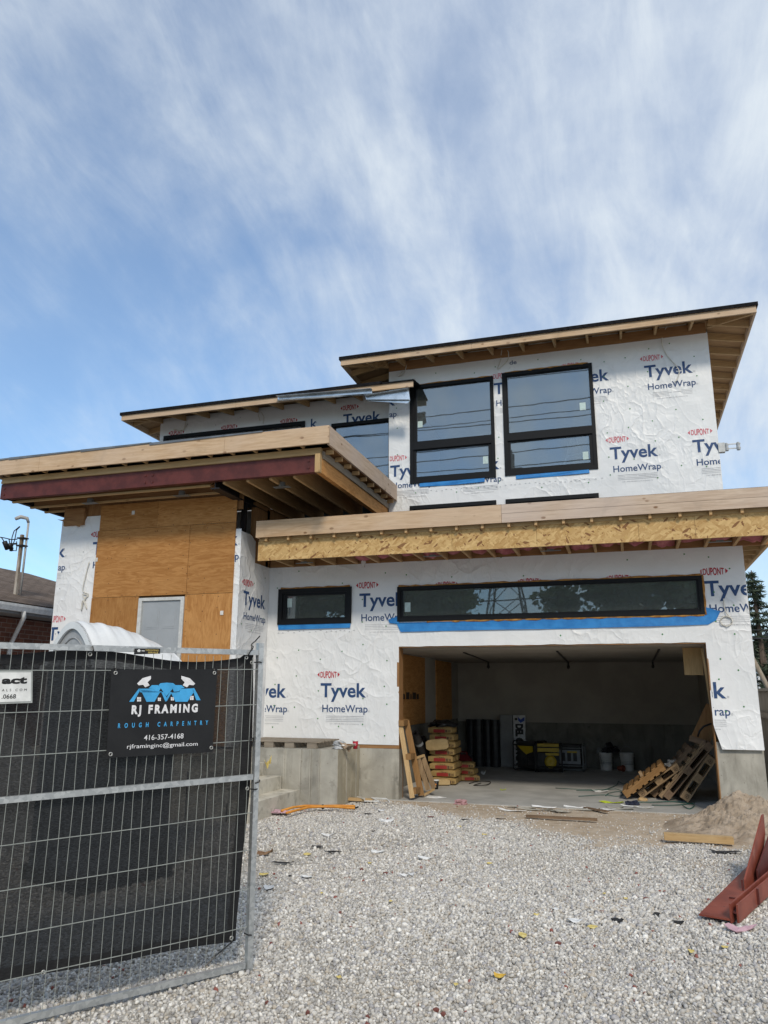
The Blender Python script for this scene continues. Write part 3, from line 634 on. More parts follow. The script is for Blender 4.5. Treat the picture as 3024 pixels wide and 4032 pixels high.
# --- windows
GLUP = glass('upper_glass', (0.56, 0.61, 0.62), 0.19, (0.07, 0.12)); GLDN = glass('garage_glass', (0.52, 0.58, 0.55), 0.10, (0.13, 0.19))
STICK = flat('window_sticker', (0.50, 0.62, 0.60), 0.5)
def window(Y, x0, x1, z0, z1, panes, gl, fw=0.07, proud=0.04, label=None, stickers=(), tape=None, foam=None, name='window'):
    """frame (the part), panes, stickers, tape, foam (sub-parts); panes: (x0, x1, z0, z1) of the clear glass"""
    mb = MB(); yo, yi = Y-proud, Y+0.09
    mb.box(x0, x0+fw, yo, yi, z0, z1).box(x1-fw, x1, yo, yi, z0, z1).box(x0+fw, x1-fw, yo, yi, z1-fw, z1).box(x0+fw, x1-fw, yo, yi, z0, z0+fw)
    zs = sorted(panes, key=lambda p: p[2])
    for p, q in zip(zs, zs[1:]): mb.box(x0+fw, x1-fw, yo-0.008, yi, p[3]+0.018, q[2]-0.018)
    lo = z0+fw
    for i, (a0, a1, b0, b1) in enumerate(zs):
        A0, A1 = x0+fw, x1-fw; B0 = lo; B1 = z1-fw if i == len(zs)-1 else b1+0.018
        y1_, y2_ = yo+0.022, Y+0.06
        mb.box(A0, a0, y1_, y2_, B0, B1).box(a1, A1, y1_, y2_, B0, B1).box(a0, a1, y1_, y2_, B0, b0).box(a0, a1, y1_, y2_, b1, B1)
        lo = zs[i+1][2]-0.018 if i+1 < len(zs) else lo
    wnd = mb.build(name, BLACKV, house)
    if label: wnd['label'] = label
    for a0, a1, b0, b1 in panes: MB().box(a0-0.008, a1+0.008, Y+0.012, Y+0.030, b0-0.008, b1+0.008).build('pane', gl, wnd)
    for a0, a1, b0, b1 in stickers: MB().box(a0, a1, Y+0.0085, Y+0.0115, b0, b1).build('sticker', STICK, wnd)
    if tape:
        mb = MB(); pts = tape
        mb.prism([(x, Y-0.030-0.006*((i*7) % 3), z) for i, (x, z) in enumerate(pts)], (0, 0.012, 0)); mb.build('sill_tape', TAPE, wnd)
    if foam:
        mb = MB()
        for (xa, za), (xb, zb) in foam:
            n = max(3, int(math.hypot(xb-xa, zb-za)/0.10)); P = [(xa+(xb-xa)*i/n, Y-0.022, za+(zb-za)*i/n+rng.uniform(-.006, .004)) for i in range(n+1)]
            mb.tube(P, [rng.uniform(.012, .027) for _ in P], 6)
        mb.build('foam_seal', FOAM, wnd, smooth=True)
    return wnd
window(YU, -3.895, -2.180, 5.752, 7.835, [(-3.755, -2.235, 6.625, 7.755), (-3.775, -2.315, 5.885, 6.430)], GLUP, label='left of the two tall black framed windows',
       stickers=[(-3.74, -3.64, 6.93, 7.06), (-2.43, -2.33, 6.05, 6.20)], tape=[(-3.70, 5.755), (-2.40, 5.755), (-2.40, 5.675), (-3.12, 5.66), (-3.70, 5.675)], foam=[((-3.8, 7.84), (-2.2, 7.84))])
window(YU, -2.005, -0.280, 5.758, 7.872, [(-1.905, -0.350, 6.620, 7.790), (-1.885, -0.415, 5.895, 6.435)], GLUP, label='right of the two tall black framed windows',
       stickers=[(-0.55, -0.44, 6.95, 7.10), (-0.545, -0.445, 5.97, 6.12)], tape=[(-1.80, 5.760), (-0.45, 5.760), (-0.44, 5.69), (-1.2, 5.675), (-1.80, 5.68)], foam=[((-1.95, 7.877), (-0.35, 7.877))])
for x0, x1 in ((-3.905, -2.191), (-2.011, -0.302)):
    window(YU, x0, x1, 4.60, 5.295, [(x0+0.12, x1-0.12, 4.66, 5.19)], GLUP, label='top of a black framed low window above the garage roof')
window(YL, -9.83, -6.32, 6.70, 7.42, [(-9.74, -6.41, 6.8, 7.34)], GLUP, label='long narrow black window behind the porch roof')
window(YL, -5.70, -4.352, 5.9, 7.285, [(-5.62, -4.40, 6.0, 7.225)], GLUP, label='black framed window beside the left block corner')
window(YF, -5.975, -4.566, 2.884, 3.528, [(-5.815, -4.690, 2.995, 3.40)], GLDN, fw=0.085, proud=0.045, label='small black framed window left of the garage door opening',
       stickers=[(-5.81, -5.72, 3.20, 3.36)], tape=[(-5.965, 2.895), (-4.575, 2.895), (-4.58, 2.805), (-5.955, 2.795)], foam=[((-5.93, 3.535), (-4.60, 3.535))])
window(YF, -3.722, 1.180, 2.890, 3.490, [(-3.625, 1.095, 2.985, 3.420)], GLDN, fw=0.055, proud=0.045, label='very long black framed window above the garage opening',
       stickers=[(-3.60, -3.50, 3.06, 3.22)],
       tape=[(-3.89, 2.93), (-3.70, 2.99), (-3.69, 2.87), (1.19, 2.885), (1.20, 3.00), (1.40, 2.93), (1.33, 2.80), (1.21, 2.735), (0.4, 2.725), (-1.0, 2.715), (-2.0, 2.722), (-3.66, 2.715), (-3.73, 2.85), (-3.86, 2.87)],
       foam=[((-3.2, 2.882), (1.17, 2.882)), ((1.19, 2.89), (1.19, 3.50)), ((-3.70, 3.497), (1.17, 3.497))])

# --- upper storey walls
mb = MB(); um = front(YU, 5.0, 0.013)
UH = [(-3.87, -2.20, 5.78, 7.81), (-1.98, -0.30, 5.78, 7.85), (-3.88, -2.21, 4.5, 5.28), (-1.99, -0.32, 4.5, 5.28)]
sheet(-4.345, XR_+0.004, 4.45, 8.215, UH, um, mb); HOLES[:] = UH
r1 = zm(1300, 1150, 1.8433); r2 = zm(2124, 1150, 1.8433); r3 = zm(2124, 1700, 1.8433); r4 = zm(1300, 1700, 1.8433); r5 = zm(400, 1500, 1.8433); r6 = zm(0, 1700, 1.8433)
def onU(q): p = at(*q, Y=YU); return p.x, p.z
UC = (-4.34, XR_-0.005, None, 8.2)
for q, red in ((r2(765, 622), 5), (r2(178, 676), 5), (r3(515, 203), 5), (r3(1116, 152), 5), (r1(1190, 745), 5), (r4(437, 328), 5)):
    a, b = onU(q); logo_unit(mb, um, a, b, clip=UC, red=red)
a, b = onU(r1(478, 822)); logo_unit(mb, um, a-0.85, b, clip=UC)
a, b = onU(r4(1230, 270)); logo_unit(mb, um, a-0.838, b, clip=UC)
a, b = onU(r1(1303, 530)); put_text(mb, 'de', um, a, b, 1, width=0.14, cap=0.085, bold=0.01)
ticks(mb, um, -3.8, -0.2, 5.56); cap_nails(mb, um, grid_nails(-4.3, 1.75, 5.4, 8.15, UH))
mb.build('upper_wall', WM, house)['label'] = 'wrapped upper wall with two tall windows'
mb = MB(); lm = front(YL, 6.0, 0.010); LH = [(-9.80, -6.35, 6.74, 7.40), (-5.68, -4.37, 5.92, 7.26)]
sheet(XL_-0.02, -4.346, 5.5, 7.85, LH, lm, mb); HOLES[:] = LH
def onL(q): p = at(*q, Y=YL); return p.x, p.z
a, b = onL(r1(95, 965)); logo_unit(mb, lm, a, b, clip=(None, -4.36, 7.2, None))
for x, y in ((547, 378), (930, 338), (1362, 293)):
    a, b = onL(r5(x, y)); logo_unit(mb, lm, a-0.15, b-0.37, only=1)
a, b = onL(r5(1545, 322)); put_text(mb, 'k', lm, a-0.08, b-0.05, 1, cap=0.20, bold=0.02)
cap_nails(mb, lm, grid_nails(-9.8, -4.5, 7.3, 7.8, LH, 0.6), m=3)
mb.build('upper_wall', WM, house)['label'] = 'wrapped upper wall under the lower left roof'
# side and rear walls
HOLES[:] = []
mb = MB(); sm = rightface(XR_-0.008, 8.0, 0.010); sheet(YF, 19.8, 0.95, 4.3, [], sm, mb, 0.3); sheet(YU, 19.8, 4.3, 8.3, [], sm, mb, 0.3)
for i in range(3): logo_unit(mb, sm, 14.6+i*1.7, 2.6, red=2); logo_unit(mb, sm, 15.2+i*1.7, 6.6, red=5)
mb.build('side_wall', WM, house)
mb = MB(); mb.box(XL_-0.01, XL_+0.1, YE+0.005, 19.8, 0.6, 4.85).box(XL_-0.02, XL_+0.1, YL+0.01, 19.8, 4.85, 7.7).box(XL_+.1, 1.79, 19.7, 19.8, 0.8, 7.9)
mb.box(XL_+0.1, -6.2, 12.5, 12.6, 0.8, 5.0).box(-4.34, -4.30, YU+0.02, 19.7, 5.0, 8.2)
mb.build('side_wall', WRAP, house)
# rooms seen through the glass
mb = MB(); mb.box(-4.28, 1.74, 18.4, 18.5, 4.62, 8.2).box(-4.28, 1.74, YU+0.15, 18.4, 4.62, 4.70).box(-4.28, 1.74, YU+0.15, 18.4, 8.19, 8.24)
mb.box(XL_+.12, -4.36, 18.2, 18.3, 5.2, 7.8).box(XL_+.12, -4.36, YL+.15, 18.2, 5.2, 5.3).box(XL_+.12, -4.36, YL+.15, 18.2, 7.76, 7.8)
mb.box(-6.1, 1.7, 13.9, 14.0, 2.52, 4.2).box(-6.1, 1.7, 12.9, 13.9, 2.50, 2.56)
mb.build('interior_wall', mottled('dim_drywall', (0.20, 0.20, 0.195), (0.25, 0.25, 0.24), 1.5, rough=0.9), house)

# --- garage interior
FLOORC = mottled('garage_slab', (0.36, 0.355, 0.335), (0.47, 0.465, 0.44), 1.6, rough=0.75, bmp=0.2, bscale=40, bdist=0.004, detail=8)
MB().box(-4.1, 1.6, 12.58, 19.3, -0.12, 0.012).build('garage_floor', FLOORC, house)
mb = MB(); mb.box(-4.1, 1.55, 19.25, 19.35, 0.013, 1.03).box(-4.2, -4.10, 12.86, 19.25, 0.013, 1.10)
for x in (-1.9, -1.1, -0.32, 0.0, 0.42, 0.72, 1.05): mb.box(x, x+0.012, 19.244, 19.25, 0.013, 1.02)
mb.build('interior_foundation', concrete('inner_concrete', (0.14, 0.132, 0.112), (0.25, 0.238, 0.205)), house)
mb = MB(); mb.box(-4.1, 1.55, 19.21, 19.35, 1.03, 2.44).box(-4.2, -4.08, 12.86, 19.21, 1.10, 2.44).box(1.52, 1.60, 12.9, 19.25, 0.013, 2.44); mb.build('interior_wall', DRY, house)
MB().box(-4.2, 1.6, 12.86, 19.4, 2.44, 2.49).build('garage_ceiling', DRY, house)
z5 = zm(1500, 2450, 1.0886)
for xa, xb in ((85, 188), (236, 302)):
    ya = max(13.2, at(*z5(xa, 300), X=-4.07).y); yb = min(19.15, at(*z5(xb, 300), X=-4.07).y)
    MB().box(-4.079, -4.062, ya, yb, 1.10, 2.42).build('plywood_panel', PLY, house)
mb = MB()
for i, (x0, x1) in enumerate(((95, 102), (108, 122), (126, 131), (135, 150), (153, 162))):
    p, q = at(*z5(x0, 320), X=-4.06), at(*z5(x1, 330), X=-4.06); mb.box(-4.0618, -4.058, p.y, q.y, q.z, q.z+0.10+0.03*(i % 2))
mb.build('stencil_print', flat('stencil_ink', (0.03, 0.02, 0.015), 0.7), house)
mb = MB(); mb.box(-3.735, -3.698, YF-0.008, 12.86, 0.802, 2.52).box(-3.698, 1.156, YF+0.01, 12.86, 2.475, 2.52).box(1.156, 1.172, YF-0.006, 12.87, 0.03, 2.52).box(-3.698, 1.15, YF+0.0, YF+0.03, 2.455, 2.475)
mb.build('opening_frame', wmat('brown', 'z'), house)
MB().box(-4.1, -3.70, 12.851, 12.90, 0.013, 2.44).build('interior_wall', wmat('brown', 'z'), house)
mb = MB(); mb.bar((1.12, 12.95, 2.40), (1.21, 12.92, 0.95), 0.03, 0.09, (0, 1, 0)).box(0.86, 1.14, 13.3, 13.34, 2.0, 2.43)
mb.build('jamb_board', wmat('lumber', 'z'), house)
for (x, y), (x2, y2) in (((355, 130), (460, 180)), ((755, 125), (803, 182)), ((1192, 117), (1165, 178))):
    p, q = at(*z5(x, y), Z=2.43), at(*z5(x2, y2), Z=2.38)
    mb = MB(); mb.bar(p, (q.x, q.y, 2.43), 0.035, 0.018).box(q.x-.02, q.x+.02, q.y-.02, q.y+.02, 2.36, 2.43).lathe([(0.0, 2.27), (0.03, 2.29), (0.035, 2.33), (0.02, 2.37)], q.x, q.y, 10); mb.build('ceiling_track', flat('dark_metal', (0.03, 0.028, 0.026), 0.5), house)

# --- roofs
DECK = mottled('roof_sheathing', (0.36, 0.215, 0.105), (0.46, 0.29, 0.15), 4, (0.3, 1, 1), rough=0.8)
def hip(x0, x1, y0, y1, z, slope, over=0.03):
    mb = MB(); ins = min(x1-x0, y1-y0)/2; h = z+ins*slope
    if x1-x0 >= y1-y0: r0, r1_ = (x0+ins, y0+ins, h), (x1-ins, y0+ins, h)
    else: r0, r1_ = (x0+ins, y0+ins, h), (x0+ins, y1-ins, h)
    for dz, m, flip in ((0.0, 1, True), (0.055, 0, False)):
        e = over if not flip else 0.0
        c = [(x0-e, y0-e, z+dz), (x1+e, y0-e, z+dz), (x1+e, y1+e, z+dz), (x0-e, y1+e, z+dz)]; a, b = (r0[0], r0[1], h+dz), (r1_[0], r1_[1], h+dz)
        fs = [(c[0], c[1], b, a), (c[1], c[2], b), (c[2], c[3], a, b), (c[3], c[0], a)] if x1-x0 >= y1-y0 else [(c[0], c[1], a), (c[1], c[2], b, a), (c[2], c[3], b), (c[3], c[0], a, b)]
        for f in fs: mb.face(f[::-1] if flip else f, m)
        if not flip: top = c
    bot = [(x0-over, y0-over, z-0.012), (x1+over, y0-over, z-0.012), (x1+over, y1+over, z-0.012), (x0-over, y1+over, z-0.012)]
    for i in range(4): mb.face((bot[i], bot[(i+1) % 4], top[(i+1) % 4], top[i]), 0)
    inner = [(x0, y0, z), (x1, y0, z), (x1, y1, z), (x0, y1, z)]
    for i in range(4): mb.face((inner[i], inner[(i+1) % 4], bot[(i+1) % 4], bot[i]), 0)
    return mb
SL = 0.22
upper_roof = hip(-5.15, 2.53, 13.395, 19.87, 8.272, SL).build('upper_roof', [SHINGLE, DECK], house); upper_roof['label'] = 'upper roof over the two tall windows'
for x0, x1 in ((-5.15, -2.47), (-2.466, 2.53)): MB().box(x0, x1, 13.395, 13.433, 8.145, 8.262).build('fascia', wmat('fascia', 'x'), upper_roof)
for X in (2.492, -5.15): MB().box(X, X+0.038, 13.434, 19.87, 8.145, 8.262).build('fascia', wmat('fascia', 'y'), upper_roof)
y = 13.95
while y < 19.8:
    MB().bar((1.81, y, 8.27-0.085+SL*0.70), (2.49, y, 8.27-0.085+0.01), 0.04, 0.13).build('lookout', wmat('joist', 'x'), upper_roof); y += 0.61
for x in np.arange(-4.6, 2.0, 0.61): MB().bar((x, 13.434, 8.27-0.085+0.012), (x, 14.12, 8.27-0.085+SL*0.72), 0.04, 0.13).build('rafter_tail', wmat('joist', 'y'), upper_roof)
for xa, xb in ((1.81, 2.48), (-4.36, -5.1)): MB().bar((xa, 14.10, 8.20+SL*0.7), (xb, 13.44, 8.20), 0.04, 0.14).build('hip_rafter', wmat('joist', 'x'), upper_roof)
for y in np.arange(13.95, 19, 0.61): MB().bar((-4.35, y, 8.19+SL*0.7), (-5.11, y, 8.19), 0.04, 0.13).build('lookout', wmat('joist', 'x'), upper_roof)
MB().box(-4.34, XR_-0.02, YU-0.045, YU+0.02, 8.205, 8.395).build('frieze_board', wmat('brown', 'x'), upper_roof)
BAF = mottled('cream_baffle', (0.45, 0.43, 0.37), (0.58, 0.56, 0.50), 7, rough=0.9, bmp=0.3)
mb = MB()
for x in np.arange(-4.55, 1.3, 0.61): mb.box(x+0.04, x+0.52, YU-0.03, YU+0.02, 8.396, 8.425)
mb.build('vent_baffle', BAF, upper_roof)

left_roof = hip(-10.45, -4.36, 13.60, 19.6, 7.727, 0.20).build('left_roof', [SHINGLE, DECK], house); left_roof['label'] = 'lower roof over the left block'
MB().prism([(-4.36, 13.57, 7.715), (-3.67, 13.57, 7.715), (-3.67, 14.08, 7.80), (-4.36, 14.08, 7.80)], (0, 0, 0.03)).build('eave_end', SHINGLE, left_roof)
for x0, x1 in ((-10.45, -7.6), (-7.596, -3.69)): MB().box(x0, x1, 13.60, 13.638, 7.600, 7.718).build('fascia', wmat('fascia', 'x'), left_roof)
MB().box(-10.45, -10.412, 13.639, 19.6, 7.600, 7.718).build('fascia', wmat('fascia', 'y'), left_roof)
for x in np.arange(-9.9, -4.3, 0.61): MB().bar((x, 13.639, 7.655), (x, 14.36, 7.655+0.2*0.72), 0.04, 0.12).build('rafter_tail', wmat('joist', 'y'), left_roof)
for y in np.arange(14.0, 18.5, 0.61): MB().bar((XL_, y, 7.655+0.1), (-10.41, y, 7.655), 0.04, 0.12).build('lookout', wmat('joist', 'x'), left_roof)
MB().bar((XL_, 14.1, 7.755), (-10.41, 13.64, 7.66), 0.04, 0.13).build('hip_rafter', wmat('joist', 'x'), left_roof)

# porch roof
mb = MB(); mb.box(-10.60, -4.19, 10.42, 14.10, 5.700, 5.742); porch_roof = mb.build('porch_roof', SHINGLE, house); porch_roof['label'] = 'flat porch roof on a maroon steel beam'
PR = porch_roof
for x0, x1 in ((-10.62, -9.62), (-9.616, -5.98), (-5.976, -4.17)): MB().box(x0, x1, 10.40, 10.438, 5.447, 5.735).build('fascia', wmat('fascia', 'x'), PR)
MB().box(-4.208, -4.17, 10.439, 14.11, 5.43, 5.735).build('fascia', wmat('fascia_grey', 'y'), PR)
MB().box(-10.62, -10.582, 10.439, 14.11, 5.43, 5.735).build('fascia', wmat('fascia', 'y'), PR)
MB().box(-10.56, -4.37, 10.565, 10.66, 5.338, 5.378).box(-10.56, -4.37, 10.575, 10.66, 5.380, 5.445).build('rim_board', wmat('lumber', 'x'), PR)
mb = MB(); mb.box(-10.58, -4.445, 10.60, 10.612, 5.06, 5.335).box(-10.58, -4.445, 10.613, 10.70, 5.06, 5.075).box(-10.58, -4.445, 10.613, 10.70, 5.32, 5.335)
for x, z in ((-7.56, 5.13), (-7.56, 5.25), (-7.42, 5.13), (-7.42, 5.25), (-4.58, 5.14), (-4.58, 5.25), (-10.5, 5.14), (-10.5, 5.25)): mb.lathe([(0.022, 0), (0.022, 0.012), (0, 0.014)], axis=(0, -1, 0), o=(x, 10.60, z), n=6)
mb.build('steel_beam', STEELRED, PR)
mb = MB(); mb.box(-6.36, -6.20, 10.70, 12.60, 4.95, 4.97).box(-6.29, -6.27, 10.70, 12.60, 4.97, 5.30); mb.build('steel_beam', flat('dark_steel', (0.012, 0.010, 0.011), 0.5), PR)
mb = MB(); mb.box(-4.443, -4.36, 10.602, 14.10, 5.035, 5.333); mb.build('side_band', PLY, PR)
MB().box(-4.443, -4.36, 10.52, 10.60, 5.035, 5.333).build('end_block', wmat('lumber', 'z'), PR)
MB().box(-4.36, -4.33, 10.61, 14.1, 5.27, 5.39).build('side_ledger', wmat('old', 'y'), PR)
for y in np.arange(10.7, 14.1, 0.41): MB().box(-4.33, -4.21, y-.02, y+.02, 5.36, 5.43).build('rafter_tail', wmat('joist', 'x'), PR)
for x in np.arange(-10.4, -4.3, 0.41): MB().box(x-.02, x+.02, 10.439, 10.574, 5.452, 5.60).build('rafter_tail', wmat('joist', 'y'), PR)
MB().box(-10.58, -4.21, 10.662, 14.1, 5.448, 5.46).build('soffit_sheet', wmat('brown', 'x'), PR)
for y in (10.795, 11.04+0.20, 11.62): MB().box(-10.47, -6.42, y-0.02, y+0.02, 5.022, 5.055).build('furring_strip', wmat('lumber', 'x'), PR)
for y in (10.83, 11.275, 11.66, 12.1): MB().box(-10.47, -6.40, y-0.012, y+0.03, 5.056, 5.44).build('joist', wmat('brown', 'x'), PR)
for x in (-6.12, -5.69, -5.28, -4.865): MB().box(x-0.022, x+0.022, 10.70, 14.0, 5.025, 5.06).box(x-0.010, x+0.010, 10.70, 14.0, 5.06, 5.44).build('joist', wmat('joist', 'y'), PR)
mb = MB(); mb.box(-10.50, -10.42, 10.62, 14.1, 5.06, 5.33); mb.build('steel_beam', flat('dark_steel', (0.012, 0.010, 0.011), 0.5), PR)
for q, z in ((r6(655, 515), 5.0), (r6(1320, 460), 5.0), (r5(1310, 766), 5.0)):
    p = at(*q, Z=z); mb = MB(); mb.box(p.x-.14, p.x+.14, p.y-.06, p.y+.06, 4.985, 4.99).lathe([(0.0, 4.99), (0.06, 4.99), (0.055, 5.07), (0.0, 5.07)], p.x, p.y, 12); mb.build('junction_box', flat('zinc_plate', (0.20, 0.21, 0.21), 0.5, 0.3), PR)
FL = mottled('grey_flashing', (0.10, 0.115, 0.135), (0.17, 0.19, 0.215), 3, rough=0.4, bmp=0.15)
for x0, x1, dz in ((-10.64, -10.25, 0.0), (-10.28, -8.72, 0.006), (-8.75, -7.35, 0.012), (-7.38, -5.30, 0.004)):
    mb = MB(); z = 5.738+dz; mb.prism([(x0, 10.385, z-0.035), (x1, 10.385, z-0.010), (x1, 10.383, z+0.006), (x0, 10.383, z+0.004)], (0, 0.004, 0)); mb.prism([(x0, 10.383, z+0.004), (x1, 10.383, z+0.006), (x1, 10.62, z+0.012), (x0, 10.62, z+0.012)], (0, 0, 0.004)); mb.build('edge_flashing', FL, PR)
BR = wmat('brown', 'z')
mb = MB(); mb.box(-6.32, -6.24, 11.70, 11.78, 4.3, 5.0); mb.build('steel_post', flat('dark_steel', (0.012, 0.010, 0.011), 0.5), PR)
MB().box(-6.30, -6.20, 12.05, 14.1, 3.92, 5.05).build('sheathing', BR, PR)
MB().box(-6.18, -4.2, 13.6, 14.1, 4.56, 5.05).build('sheathing', BR, PR)
mb = MB(); mb.box(-9.86, -9.42, YE-0.06, YE+0.1, 4.70, 5.02).prism([(-10.0, 11.42, 4.83), (-9.5, 11.42, 4.66), (-9.42, 11.42, 4.72), (-9.75, 11.42, 4.80)], (0, 0.02, 0)); mb.build('torn_sheathing', wmat('brown', 'x'), PR)
mb = MB(); mb.box(XL_-0.0, -6.2, YE+0.02, YE+0.06, 4.8, 5.44); mb.build('sheathing', BR, PR)

# garage roof
garage_roof = MB().box(-5.87, 2.24, 11.45, 14.12, 4.46, 4.545).build('garage_roof', SHINGLE, house); GR = garage_roof; GR['label'] = 'flat garage roof with a strand board band under its edge'
px = at(*r4(1243, 600), Y=11.42).x
MB().box(-5.87, px-0.002, 11.42, 11.458, 4.25, 4.535).build('fascia', wmat('fascia', 'x'), GR)
MB().box(px+0.002, 2.24, 11.42, 11.458, 4.395, 4.535).box(px+0.002, 2.24, 11.424, 11.458, 4.25, 4.3925).build('fascia', wmat('fascia_grey', 'x'), GR)
MB().box(2.202, 2.24, 11.459, 18.5, 4.25, 4.535).build('fascia', wmat('fascia_grey', 'y'), GR)
MB().box(-5.87, -5.832, 11.459, 12.1, 4.25, 4.535).build('fascia', wmat('fascia', 'y'), GR)
MB().box(-5.86, 2.16, 11.535, 11.62, 4.205, 4.262).build('rim_board', wmat('lumber', 'x'), GR)
sx_ = [-5.88]+[at(*q, Y=11.56).x for q in (r4(885, 800), r3(-20, 740), r3(720, 720), r3(1130, 700))]+[2.16]
for x0, x1 in zip(sx_, sx_[1:]): MB().box(x0+0.002, x1-0.002, 11.55, 11.565, 3.872, 4.204).build('rim_panel', OSB, GR)
MB().box(-5.89, 2.15, 11.566, 11.60, 3.875, 4.2).build('rim_board', wmat('joist', 'x'), GR)
for x in np.arange(-5.7, 2.2, 0.41):
    MB().box(x-.02, x+.02, 11.459, 11.535, 4.19, 4.262).build('rafter_tail', wmat('joist', 'y'), GR)
    MB().box(x-.022, x+.022, 11.60, 12.63, 3.925, 3.962).box(x-.010, x+.010, 11.60, 12.63, 3.962, 4.20).build('joist', wmat('joist', 'y'), GR)
MB().box(-5.86, 2.20, 11.63, 14.1, 4.264, 4.28).build('soffit_sheet', wmat('brown', 'x'), GR)
MB().box(-6.17, 2.2, 12.64, 12.70, 3.93, 4.27).build('sheathing', wmat('brown', 'x'), GR)
for y in np.arange(12.75, 18.3, 0.45): MB().box(XR_+0.01, 2.20, y-.02, y+.02, 3.95, 4.25).build('lookout', wmat('joist', 'x'), GR)
MB().box(2.14, 2.19, 12.7, 18.5, 3.92, 4.249).build('side_band', wmat('joist', 'y'), GR)
g_ = random.Random(3)
for i, x in enumerate(np.arange(-4.27, 1.9, 0.41)):
    mb = MB(); n = 9; m_ = 6; V = []
    for j in range(m_+1):
        for i2 in range(n+1):
            u, v = i2/n, j/m_; bulge = math.sin(math.pi*u)*math.sin(math.pi*min(1, v+0.05))
            V.append((x-0.18+0.36*u, 12.05+0.57*v, 4.06-0.10*bulge-0.07*mnoise.noise(Vector((x+u*2.5, v*2.2, i)))-(0.06 if i % 3 == 0 else 0)*v))
    mb.idx(V, [(j*(n+1)+k, j*(n+1)+k+1, (j+1)*(n+1)+k+1, (j+1)*(n+1)+k) for j in range(m_) for k in range(n)]); mb.build('insulation_batt', INSUL, GR, smooth=True)
for q in (r7(735, 585), r4(745, 905), r3(1310, 800), r4(1600, 865)):
    p = at(*q, Z=3.9); MB().box(p.x-.16, p.x+.16, p.y-.03, p.y+.03, 3.90, 3.905).box(p.x-.05, p.x+.05, p.y-.04, p.y+.04, 3.905, 3.925).build('junction_box', flat('zinc_plate', (0.20, 0.21, 0.21), 0.5, 0.3), GR)
mb = MB(); p = at(*r7(1120, 570), Z=3.9); mb.lathe([(0.03, 3.84), (0.03, 4.0)], p.x, 12.5, 10).lathe([(0.04, 3.9), (0.04, 3.95)], p.x, 12.5, 10); mb.build('drain_pipe', WHITEP, GR)

# cables, light bracket
def cable(pts, r=0.009, par=house, m=CABLE):
    P = [Vector(p) for p in pts]; out = []
    for i in range(len(P)-1):
        a, b, c, d = P[max(i-1, 0)], P[i], P[i+1], P[min(i+2, len(P)-1)]
        for t in (0, .25, .5, .75): out.append(0.5*((2*b)+(c-a)*t+(2*a-5*b+4*c-d)*t*t+(3*b-a-3*c+d)*t**3))
    out.append(P[-1]); return MB().tube(out, r, 5).build('cable', m, par, smooth=True)
def cab(Y, f, pts): return cable([at(*f(*p), Y=Y-(0.03 if i % 2 else 0.05)) for i, p in enumerate(pts)])
cab(YU, r1, [(548, 500), (535, 555), (505, 605), (500, 612), (535, 590), (565, 500)]); cab(YU, r1, [(1245, 420), (1235, 500), (1215, 560), (1285, 500), (1295, 440), (1280, 420)])
cab(YU, r2, [(930, 240), (895, 310), (890, 380), (925, 460), (1010, 560), (1000, 630), (985, 650)])
cab(YL, r5, [(600, 245), (608, 300), (590, 355), (520, 350), (585, 365), (625, 310)]); cab(YL, r5, [(1135, 215), (1140, 260), (1150, 290)]); cab(YL, r5, [(1158, 228), (1178, 265), (1172, 310)])
lp = [(1245+55*math.cos(t)+25, 700+45*math.sin(t)) for t in np.linspace(0, 12, 20)]
cab(YF, q2, [(1245, 490), (1250, 560), (1275, 630), (1320, 680)]+lp)
cab(YE, r8, [(648, 390), (625, 480), (600, 600), (640, 625), (605, 680), (590, 745), (600, 670), (630, 735), (610, 660), (640, 640), (600, 625), (615, 670)])
p = at(*r3(1310, 120), Y=YU); mb = MB(); mb.box(1.79, 1.90, YU-0.04, YU+0.06, p.z-0.08, p.z+0.09)
for dz in (0.05, -0.03): mb.box(1.90, 2.16, YU-0.01, YU+0.005, p.z+dz, p.z+dz+0.018)
for x in (1.93, 2.12): mb.lathe([(0.03, p.z-0.06), (0.035, p.z-0.02), (0.03, p.z+0.02), (0.035, p.z+0.06), (0.02, p.z+0.085)], x, YU-0.004, 8)
mb.build('wire_bracket', flat('bracket_metal', (0.42, 0.43, 0.43), 0.45, 0.4), house)

# ================================================================== NEIGHBOURS, TREES, WIRES
# --- brick bungalow on the left: its long side runs back along +Y at X = NX
NX, NZ = -11.3, 3.33
nb = thing('brick_house', (NX-3, 18, 0), 'brown brick bungalow with shingled hip roof and service mast left of the new house', 'house')
MB().box(NX-6.5, NX-0.55, 8.0, 21.0, 0.0, NZ-0.18).build('wall', brick_mat(), nb)
roofm = shingle_mat('brown_shingles', (0.15, 0.115, 0.093), (0.22, 0.175, 0.145))
E_ = [(NX, 7.4), (NX, 21.6), (NX-7.6, 21.6), (NX-7.6, 7.4)]; rz = NZ+0.06; sl_ = 0.36; h_ = rz+3.8*sl_
a, b = (NX-3.8, 7.4+2.0, h_), (NX-3.8, 21.6-5.2, h_)
c = [(x, y, rz) for x, y in E_]
mb = MB(); mb.face([c[0], c[1], b, a]); mb.face([c[1], c[2], b]); mb.face([c[2], c[3], a, b]); mb.face([c[3], c[0], a]); mb.face([(x, y, rz-0.01) for x, y in E_][::-1])
nroof = mb.build('roof', roofm, nb)
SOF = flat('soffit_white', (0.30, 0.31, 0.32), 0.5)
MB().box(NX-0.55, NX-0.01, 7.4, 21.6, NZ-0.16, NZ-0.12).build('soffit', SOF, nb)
GUT = flat('white_gutter', (0.70, 0.72, 0.73), 0.35)
